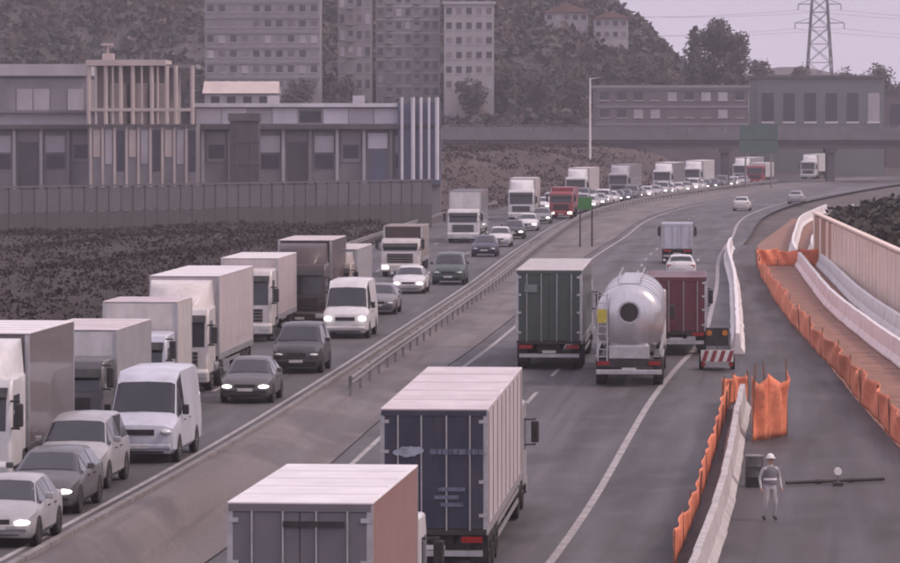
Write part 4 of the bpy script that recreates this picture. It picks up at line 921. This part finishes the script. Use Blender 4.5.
def silo_frame():
    Y = 432.0; x0, x1 = X_at(88, Y), X_at(196, Y); root = empty('silo_building', ((x0 + x1) / 2, Y, 0)); tag(root, 'tall pinkish silo building with vertical columns and flat roof slab', 'building')
    lo = Vector((-(x0 + x1) / 2, 0, 0)); zt, zb = Z_at(61, Y), Z_at(127, Y)
    def bx(n, a, b, y0, y1, z0, z1, m, **k): return obj(n, MB().box(a, b, y0, y1, z0, z1), m, root, loc=lo, **k)
    bx('base', x0, x1, -.0, 9, 0, zb + .3, M_midg)
    i = 0; x = x0 + .3
    while x < x1 - .8:
        bx('base_reflection_strip', x - .12, x + .12, -.2, -.003, 0, zb + .25, M_pinkc)  # strips and panels added to imitate the pinkish column reflections
        bx('base_reflection_panel', x + .25, x + .95, -.08, -.003, zb - 3.0 - (i % 3) * .7, zb - .3, [M_pinkc, M_pale2, M_win][i % 3]); x += 1.2; i += 1
    bx('base_ledge', x0 - .1, x1 + .1, -.4, -.203, zb + .05, zb + .3, M_dk)
    bx('core', x0 + .6, x1 - 2.0, 2.2, 8, zb + .3, zt - .5, mat('silo_core', (0.26, .225, .22), .85, 0, .15, .4))
    bx('roof_slab', x0 - .15, X_at(166, Y), -.2, 9.2, zt - .45, zt + .15, M_pinkc); bx('roof_slab', X_at(166, Y) + .02, x1, .5, 9, zt - .7, zt - .3, M_midg)
    for px in (89, 96, 106, 113, 121, 133, 142, 152, 158, 167, 176, 192.5):
        xx = X_at(px, Y); obj('column', MB().cyl((xx, .15, zb + .3), (xx, .15, zt - .46), .22 if px not in (96, 113, 142, 158) else .12, None, 12), M_pinkc, root, loc=lo, smooth=40)
    for px in (118, 139, 160): obj('silo', MB().cyl((X_at(px, Y), 1.4, zb + .3), (X_at(px, Y), 1.4, zt - 2.2), .85, None, 20), M_pinkc, root, loc=lo, smooth=40)
    bx('beam', x0, x1 - .1, -.05, .1, zb + 1.6, zb + 1.9, M_pinkc)
    h = bx('rooftop_hut', X_at(102, Y), X_at(113, Y), 1, 2.5, zt + .15, zt + .8, M_pinkc); bx('rooftop_mast', X_at(106, Y), X_at(108, Y), 1.5, 1.8, zt + .8, zt + 1.6, M_pinkc); bx('rooftop_cap', X_at(100.5, Y), X_at(112, Y), 1.2, 2.2, zt + 1.6, zt + 1.8, M_pinkc)
silo_frame()
def dark_tower():
    Y = 428.0; xx = X_at(245, Y); root = empty('dark_hopper', (xx, Y, 0)); tag(root, 'dark square hopper tower standing before the factory hall', 'tower')
    w = 1.45; zt = Z_at(113, Y)
    obj('shaft', MB().box(-w, w, -w, w, 0, zt - .8), mat('hopper_dark', (0.085, .078, .085), .85, 0, .2, .5, dirt=.3), root, bevel=.05)
    obj('cap', MB().box(-w - .15, w + .15, -w - .15, w + .15, zt - .8, zt), M_dk, root, bevel=.04)
    for s in (-1, 1): obj('rib', MB().box(s * w * .5 - .07, s * w * .5 + .07, -w - .08, -w + .01, .3, zt - .85), M_dk, root)
    for z in (3, 5.2, 7.4): obj('ring_beam', MB().box(-w - .06, w + .06, -w - .06, w + .06, z, z + .16), M_dk, root)
dark_tower()
def left_hall():
    Y = 520.0; x0, x1 = X_at(-20, Y), X_at(88, Y); root = empty('warehouse', ((x0 + x1) / 2, Y, 0)); tag(root, 'grey warehouse with pale roof band behind the factory at the far left', 'building')
    lo = Vector((-(x0 + x1) / 2, 0, 0)); zt = Z_at(64, Y)
    def bx(n, a, b, y0, y1, z0, z1, m): return obj(n, MB().box(a, b, y0, y1, z0, z1), m, root, loc=lo)
    bx('wall', x0, x1, 0, 15, 0, zt - 1.8, M_midg); bx('roof', x0 - .3, x1 + .3, -.5, 15.5, zt - 1.4, zt, M_pale2); bx('window_band', x0 + .3, x1 - .3, -.02, .3, zt - 1.795, zt - 1.405, M_win)
    i = 0; x = x0 + .4
    while x < x1 - 2: bx('cladding_panel', x, x + 1.9, -.1, -.01, zt - 7.5, zt - 3.0, [M_pale2, M_midg, M_pale2][i % 3]); x += 2.05; i += 1
left_hall()
def roof_house():
    Y = 560.0; x0, x1 = X_at(205, Y), X_at(276, Y); root = empty('workshop', ((x0 + x1) / 2, Y, 0)); tag(root, 'small pale workshop roof showing above the factory hall', 'building')
    lo = Vector((-(x0 + x1) / 2, 0, 0)); zt = Z_at(84, Y)
    obj('wall', MB().box(x0, x1, 0, 8, 0, zt - 1.2), M_pale2, root, loc=lo); obj('roof', MB().prism([(-.4, zt - 1.2), (4, zt + .4), (8.4, zt - 1.2)], x0 - .3, x1 + .3, 'x'), M_pinkc, root, loc=lo)
    for k in range(4): obj('window', MB().box(x0 + .8 + k * 2.1, x0 + 1.9 + k * 2.1, -.05, .05, zt - 2.6, zt - 1.6), M_win, root, loc=lo)
roof_house()

# ------------------------------------------------------------------ overpass and buildings behind it
def overpass():
    Y = 672.0; ang = R_(-3); root = empty('overpass', (40, Y, 0), (0, 0, ang)); tag(root, 'long dark road overpass crossing the motorway before the hillside', 'bridge')
    md = mat('overpass_concrete', (0.135, 0.125, 0.135), .9, 0, .15, .3, dirt=.45, dirtcol=(.08, .072, .078)); mp_ = mat('overpass_parapet', (0.19, .18, .19), .9, 0, .15, .3, dirt=.35, dirtcol=(.12, .11, .115))
    xa, xb = -42, 130
    obj('deck', MB().box(xa, xb, 0, 11, 6.0, 7.1), md, root); obj('edge_beam', MB().box(xa, xb, -.35, -.003, 6.5, 7.6), mp_, root)
    for k in range(5): obj('girder', MB().box(xa, xb, .4 + k * 2.4, 1.0 + k * 2.4, 5.1, 5.997), md, root)
    x = xa
    while x < xb - 2: obj('parapet_panel', MB().box(.05, 2.95, -.25, -.12, 7.62, 8.55), mp_, root, key='opp', loc=(x, 0, 0)); x += 3.0
    obj('handrail', MB().box(xa, xb, -.24, -.13, 8.75, 8.83), M_steel, root)
    x = xa
    while x < xb: obj('rail_post', MB().box(-.05, .05, -.22, -.15, 8.55, 8.76), M_steel, root, key='oprp', loc=(x, 0, 0)); x += 3.0
    for x in (-34, -14, 3, 19.5, 38, 60, 85, 110):
        pr_ = obj('pier', MB().box(-.6, .6, 1.2, 9.8, -.5, 4.5), md, root, key='oppier', loc=(x, 0, 0), bevel=.1); obj('pier_cap', MB().box(-.9, .9, .6, 10.4, 4.503, 5.097), md, pr_, key='opcap')
overpass()
def block(name, label, px0, px1, py_top, py_base, Y, m, floors, bays, roofm=None, flat=True, bands=None, depth=14, cat='building', balcony=False, group=None):
    x0, x1 = X_at(px0, Y), X_at(px1, Y); zt, zb = Z_at(py_top, Y), Z_at(py_base, Y); w = x1 - x0; h = zt - zb
    root = empty(name, ((x0 + x1) / 2, Y, zb)); tag(root, label, cat, group); hw = w / 2
    obj('wall', MB().box(-hw, hw, 0, depth, -10, h), m, root)
    if flat: obj('roof', MB().box(-hw - .3, hw + .3, -.3, depth + .3, h, h + .5), roofm or M_pale2, root)
    else: obj('roof', MB().prism([(-hw - .5, h), (0, h + w * .22), (hw + .5, h)], -.6, depth + .5, 'y'), roofm or M_dk, root)
    fh = h / floors; bw = w / bays
    for i in range(floors):
        if bands: obj('floor_band', MB().box(-hw + .02, hw - .02, -.12, -.003, i * fh + fh * .86, (i + 1) * fh - .03), bands, root)
        for j in range(bays):
            xx = -hw + (j + .5) * bw
            if balcony and j % 3 == 1:
                bl = obj('balcony', MB().box(-bw * .42, bw * .42, -.9, -.02, 0, .12), M_pale2, root, loc=(xx, 0, i * fh + fh * .12)); obj('balustrade', MB().box(-bw * .42, bw * .42, -.9, -.82, .12, .95), M_midg, bl)
            wm_ = random.choice([M_win, M_win, M_win, M_midg, M_w5, M_pale2])
            wd = obj('window', MB().box(-bw * .27, bw * .27, -.045, .05, fh * .22 if balcony else fh * .3, fh * .76), wm_, root, key=('bwin', round(bw, 2), round(fh, 2), balcony), loc=(xx, 0, i * fh))
            obj('sill', MB().box(-bw * .3, bw * .3, -.14, -.05, fh * .2 if balcony else fh * .27, fh * .22 if balcony else fh * .3), M_pale, wd, key=('bsill', round(bw, 2), round(fh, 2), balcony))
    return root
M_w1 = mat('render_grey', (0.27, 0.255, 0.265), .9, 0, .12, .12, dirt=.3, dirtcol=(.2, .185, .19)); M_w2 = mat('render_pale', (0.40, 0.375, 0.38), .9, 0, .1, .12, dirt=.3, dirtcol=(.28, .26, .265)); M_w3 = mat('render_pink', (0.36, 0.29, 0.275), .9, 0, .1, .12, dirt=.3)
M_w4 = mat('clad_green_grey', (0.16, 0.175, 0.175), .85, 0, .1, .2, dirt=.3, dirtcol=(.12, .125, .125)); M_w5 = mat('clad_mauve', (0.155, 0.135, 0.145), .85, 0, .12, .2, dirt=.3); M_rt = mat('tile_roof', (0.20, 0.115, 0.095), .9, 0, .2, .4)
block('parking_block', 'wide low building with horizontal bands behind the overpass', 596, 748, 88, 140, 720, M_w5, 3, 9, roofm=M_w1, bands=M_midg, depth=16)
block('industrial_shed', 'large plain grey green shed behind the overpass at the right', 757, 884, 78, 140, 735, M_w4, 1, 6, roofm=M_dk, depth=20)
block('industrial_shed', 'low brownish shed at the far right edge behind the overpass', 886, 960, 92, 142, 760, M_w5, 1, 4, roofm=M_dk, depth=20)
block('house', 'small pale house between the dark trees and the grey green shed', 770, 788, 77, 100, 790, M_w2, 1, 3, roofm=M_w1, depth=8)

# ------------------------------------------------------------------ hillside, far ridge, trees, pylon
RID = [(-400, 62), (-200, 58), (-100, 54), (-40, 47), (10, 40), (25, 36.5), (31, 34.5), (37, 32.5), (40, 30.5), (44, 25.5), (48, 20), (56, 14), (75, 9), (110, 4), (200, 2)]
def hill_z(x, y):
    r = lin(RID, x); t = sstep(690, 930, y); n = 1.6 * math.sin(x * .11 + y * .03) + 1.0 * math.sin(x * .31 - y * .05)
    return -0.5 + r * t + n * t * (1 if r > 12 else r / 12) * .6
rows = [[(-420 + 6 * i if i < 110 else 240 + 40 * (i - 110), y, hill_z(-420 + 6 * i if i < 110 else 240 + 40 * (i - 110), y)) for i in range(116)] for y in [680 + 12 * k for k in range(22)] + [960, 1050, 1200]]
rows.append([(x, 1210, -5) for (x, _, _) in rows[-1]])
M_hill = mat('hill_scrub', (0.068, 0.060, 0.060), .95, 0, .35, .04, fine=.35)
tag(obj('hillside', MB().strip(rows), M_hill, smooth=60), kind='structure')
RID2 = [(-900, 60), (-300, 50), (60, 40), (105, 27), (118, 33), (135, 31), (150, 24), (165, 25.5), (185, 24), (200, 23), (225, 28), (260, 31), (400, 38), (900, 55)]
def ridge_z(x, y): return lin(RID2, x * 1500 / 1700) * sstep(1400, 1700, y) + .9 * math.sin(x * .2) + .5 * math.sin(x * .53)
rows = [[(-1000 + 10 * i, y, ridge_z(-1000 + 10 * i, y) - 1.5) for i in range(201)] for y in (1390, 1450, 1500, 1560, 1620, 1700, 1800, 2100)]
tag(obj('far_ridge', MB().strip(rows), mat('ridge_scrub', (0.085, 0.068, 0.064), .95, 0, .3, .02, fine=.3), smooth=60), kind='structure')

M_bark = mat('bark', (0.07, 0.055, 0.05), .95, 0, .3, 3)
LEAF = [mat('leaf_dark', (0.040, 0.044, 0.038), .8, 0, .3, .5), mat('leaf_mid', (0.060, 0.060, 0.048), .8, 0, .3, .5), mat('leaf_brown', (0.080, 0.062, 0.054), .85, 0, .3, .5)]
def tree(name, x, y, z, h, r, label, n=1800, shape='round', mats=(0, 0, 1), leaf=.45, group=None, trunk=.3):
    root = empty(name, (x, y, z)); tag(root, label, 'tree', group)
    tr = MB(); tr.cyl((0, 0, -.6), (r * .05, 0, h * .45), r * .09 + .08, r * .06 + .05, 9); tr.cyl((r * .05, 0, h * .45), (0, 0, h * .88), r * .06 + .05, .04, 8)
    t = obj('trunk', tr, M_bark, root)
    cl = []
    k = 26 if shape == 'round' else 16
    for i in range(k):
        if shape == 'round':
            a = random.uniform(0, 6.28); e = random.uniform(-.5, 1.0); rr = random.uniform(.35, .85)
            q = random.uniform(.16, .92); rr = random.uniform(.1, .78) * math.sin(math.pi * min(1, .18 + q * .78)) ** .5; c = Vector((math.cos(a) * r * rr, math.sin(a) * r * rr, h * q)); cr = r * random.uniform(.30, .46)
        else:
            q = (i + .5) / k; c = Vector((random.uniform(-.2, .2) * r, random.uniform(-.2, .2) * r, h * (trunk * .4 + (1 - trunk * .4) * q))); cr = r * (1.05 - .95 * q) * random.uniform(.7, 1.0) + .15
        cl.append((c, cr))
        if i % 3 == 0: obj('limb', MB().cyl((0, 0, max(.4, h * .3)), tuple(c), .09 + r * .02, .03, 6), M_bark, t)
    mb = MB(); mi = []
    for _ in range(n):
        c, cr = random.choice(cl); d = Vector((random.gauss(0, 1), random.gauss(0, 1), random.gauss(0, 1))).normalized() * cr * random.random() ** .45
        p = c + d; u = Vector((random.gauss(0, 1), random.gauss(0, 1), random.gauss(0, .6))).normalized(); v = u.orthogonal().normalized(); s = leaf * random.uniform(.5, 1.2)
        mb.add([p - u * s, p - v * s * .5, p + u * s, p + v * s * .55], [(0, 1, 2, 3)]); mi.append(random.choice(mats))
    me = mb.mesh('crown')
    for m in LEAF: me.materials.append(m)
    for p, k_ in zip(me.polygons, mi): p.material_index = k_
    o = bpy.data.objects.new('crown', me); COL.objects.link(o); o.parent = root
    return root
def tree_px(name, px, ptop, pbase, Y, wpx, label, **k):
    x = X_at(px, Y); zt, zb = Z_at(ptop, Y), Z_at(pbase, Y); return tree(name, x, Y, zb, zt - zb, wpx / 2 / F * Y, label, **k)
tree_px('evergreen_tree', 694, 26, 96, 800, 20, 'narrow dark pointed evergreen at the left of the tree clump on the skyline', shape='cone', n=1500)
tree_px('broadleaf_tree', 712, 20, 98, 806, 58, 'tallest dark broad tree of the clump on the skyline', n=5200, mats=(0, 0, 1))
tree_px('broadleaf_tree', 733, 32, 98, 802, 42, 'dark brownish tree at the right end of the clump on the skyline', n=3600, mats=(0, 2, 1))
tree_px('bare_tree', 662, 52, 100, 800, 34, 'thin brownish tree left of the dark clump on the skyline', n=900, mats=(2, 2, 1))
i = 0
for px, top, Y, wpx, mm_ in ((760, 60, 830, 40, (2, 2, 1)), (800, 66, 850, 40, (2, 1)), (845, 70, 860, 42, (2, 2, 1)), (885, 66, 870, 50, (2, 1, 0))):
    tree_px('broadleaf_tree', px, top, 108, Y, wpx, ['brownish tree just right of the dark skyline clump', 'brownish tree below the pylon', 'brownish tree behind the grey green shed', 'brownish tree at the far right edge behind the sheds'][i], n=1500, mats=mm_); i += 1
# trees on the slope below the apartment blocks
for px, top, base, Y, wpx, lb_ in ((505, 62, 112, 780, 40, 'dark hazy tree just right of the pale slab block'), (540, 70, 112, 770, 44, 'dark hazy tree midway between the slab block and the lamp mast'), (575, 66, 110, 785, 40, 'dark hazy tree just left of the lamp mast'),
        (610, 58, 100, 800, 38, 'dark hazy tree just right of the lamp mast'), (640, 52, 100, 815, 36, 'dark hazy tree covering the small house left of the skyline clump'), (345, 80, 118, 760, 40, 'low hazy tree below the grey apartment block left of centre'),
        (300, 82, 118, 755, 44, 'low hazy tree behind the factory roof, leftmost of the slope trees'), (470, 80, 116, 762, 34, 'low hazy tree at the foot of the pale slab block')):
    tree_px('broadleaf_tree', px, top, base, Y, wpx, lb_, n=1500, mats=(0, 1, 2), group='trees on the slope below the blocks')
sp = []
for _ in range(5200):
    px = random.uniform(-20, 700); y = random.uniform(720, 930); x = X_at(px, y); sp.append((x, y, hill_z(x, y)))
tufts('hill_scrub', sp, 'dark hazy scrub and bushes covering the hillside', [LEAF[0], LEAF[1], LEAF[2], LEAF[2]], 1.0, 3.0, 1.8, blades=14)
# apartment blocks on the hill
block('apartment_block', 'pale hazy apartment block with wide front at the top centre of the hill', 376, 440, -8, 98, 772, M_w1, 8, 7, bands=M_w2, balcony=True)
block('apartment_block', 'taller pale slab block right of the wide apartment block', 444, 494, 4, 92, 765, M_w2, 6, 5, balcony=False)
block('apartment_block', 'grey hazy apartment block left of centre above the factory', 338, 372, -6, 92, 768, M_w1, 6, 4, balcony=True)
block('apartment_block', 'dark grey hazy block above the workshop roof', 205, 320, -14, 92, 756, M_w1, 7, 10, bands=M_midg)
block('house', 'pale house high on the ridge, left of two', 545, 588, 12, 34, 846, M_w2, 2, 5, roofm=M_rt, flat=False, depth=9)
block('house', 'pale house high on the ridge, right of two', 594, 628, 18, 40, 842, M_w2, 2, 4, roofm=M_rt, flat=False, depth=9)
block('house', 'small pale house on the slope below the ridge houses', 586, 606, 42, 56, 850, M_w3, 1, 3, roofm=M_w1, flat=False, depth=8)
block('house', 'small pale house half hidden by the skyline trees', 640, 652, 62, 92, 840, M_w1, 2, 2, roofm=M_rt, flat=False, depth=8)
def lamp_mast():
    Y = 606.0; root = empty('lamp_mast', (X_at(590, Y), Y, 0)); tag(root, 'tall pale lamp mast standing left of the overpass buildings', 'lamp post')
    zt = Z_at(78, Y); obj('pole', MB().cyl((0, 0, -.2), (0, 0, zt), .20, .11, 12), M_nwhite, root, smooth=40); obj('arm', MB().bar((0, 0, zt - .1), (1.4, -.2, zt + .1), .09), M_nwhite, root); obj('lantern', MB().box(1.2, 1.9, -.35, -.05, zt + .05, zt + .2), M_steel, root, bevel=.03); obj('base', MB().box(-.35, .35, -.35, .35, -.2, .5), M_conc, root)
lamp_mast()
def pylon():
    Y = 1330.0; xx = X_at(819, Y); zb = 14.0; root = empty('power_pylon', (xx, Y, zb)); tag(root, 'lattice electricity pylon on the skyline at the right', 'pylon'); Hh = 62 - zb
    m = mat('pylon_steel', (0.11, 0.105, 0.115), .7, .3, .1, 1)
    def wd(z): t = z / Hh; return 4.2 * (1 - t) ** .9 + .9 * t + .2
    for sx in (1, -1):
        for sy in (1, -1):
            mb = MB(); zs = [0, Hh * .3, Hh * .6, Hh * .8, Hh]
            for a, b in zip(zs, zs[1:]): mb.bar((sx * wd(a), sy * wd(a), a), (sx * wd(b), sy * wd(b), b), .34)
            obj('leg', mb, m, root)
    z = 0.0; br = MB()
    while z < Hh - 2:
        h = max(2.6, wd(z) * 1.6); z2 = min(Hh, z + h); a, b = wd(z), wd(z2)
        for s in (1, -1):
            br.bar((-a, s * a, z), (b, s * b, z2), .16).bar((a, s * a, z), (-b, s * b, z2), .16).bar((s * a, -a, z), (s * b, b, z2), .16).bar((s * a, a, z), (s * b, -b, z2), .16).bar((-b, s * b, z2), (b, s * b, z2), .14).bar((s * b, -b, z2), (s * b, b, z2), .14)
        z = z2
    obj('bracing', br, m, root)
    for zz, ln in ((Z_at(26, Y) - zb + 1.0, 7.6), (Z_at(4, Y) - zb, 6.6), (Hh - 2, 5.0)):
        ar = MB(); c = wd(zz)
        for s in (1, -1): ar.bar((s * c, c, zz), (s * ln, 0, zz), .2).bar((s * c, -c, zz), (s * ln, 0, zz), .2).bar((s * c, 0, zz + 1.6), (s * ln, 0, zz), .16)
        arm = obj('cross_arm', ar, m, root)
        for s in (1, -1): obj('insulator', MB().cyl((s * ln, 0, zz), (s * ln, 0, zz - 1.8), .14, None, 8), m, arm)
    # conductors
    for lev, zz, ln in (('lower', Z_at(26, Y) - zb - .8, 7.6), ('upper', Z_at(4, Y) - zb - 1.8, 6.6)):
        for s in (1, -1):
            a = Vector((xx + s * ln, Y, zb + zz)); b = a + Vector((-170, -30, 10)); c = a + Vector((190, 40, 6))
            for q, dr_ in ((b, 'left'), (c, 'right')):
                mb = MB(); n = 14; pts = [a.lerp(q, i / n) - Vector((0, 0, 26 * (i / n) * (1 - i / n))) for i in range(n + 1)]
                for p0, p1 in zip(pts, pts[1:]): mb.bar(p0, p1, .07)
                w_ = obj('power_line', mb, m); tag(w_, 'thin %s power line from the %s arm tip of the pylon running %s' % (lev, 'right' if s > 0 else 'left', dr_), 'cable', 'power lines on the pylon')
pylon()

# ------------------------------------------------------------------ haze: one even box of air
def haze():
    m = bpy.data.materials.new('haze_air'); m.use_nodes = True; t = m.node_tree; t.nodes.clear()
    o_ = t.nodes.new('ShaderNodeOutputMaterial'); v = t.nodes.new('ShaderNodeVolumePrincipled')
    v.inputs['Color'].default_value = (0.86, 0.80, 0.88, 1); v.inputs['Density'].default_value = 0.00030; v.inputs['Anisotropy'].default_value = 0.2
    t.links.new(v.outputs[0], o_.inputs['Volume'])
    o = obj('haze', MB().box(-1200, 1200, -120, 2150, -8, 110), m); tag(o, 'even pale mauve haze in the air', 'haze', kind='stuff')
haze()
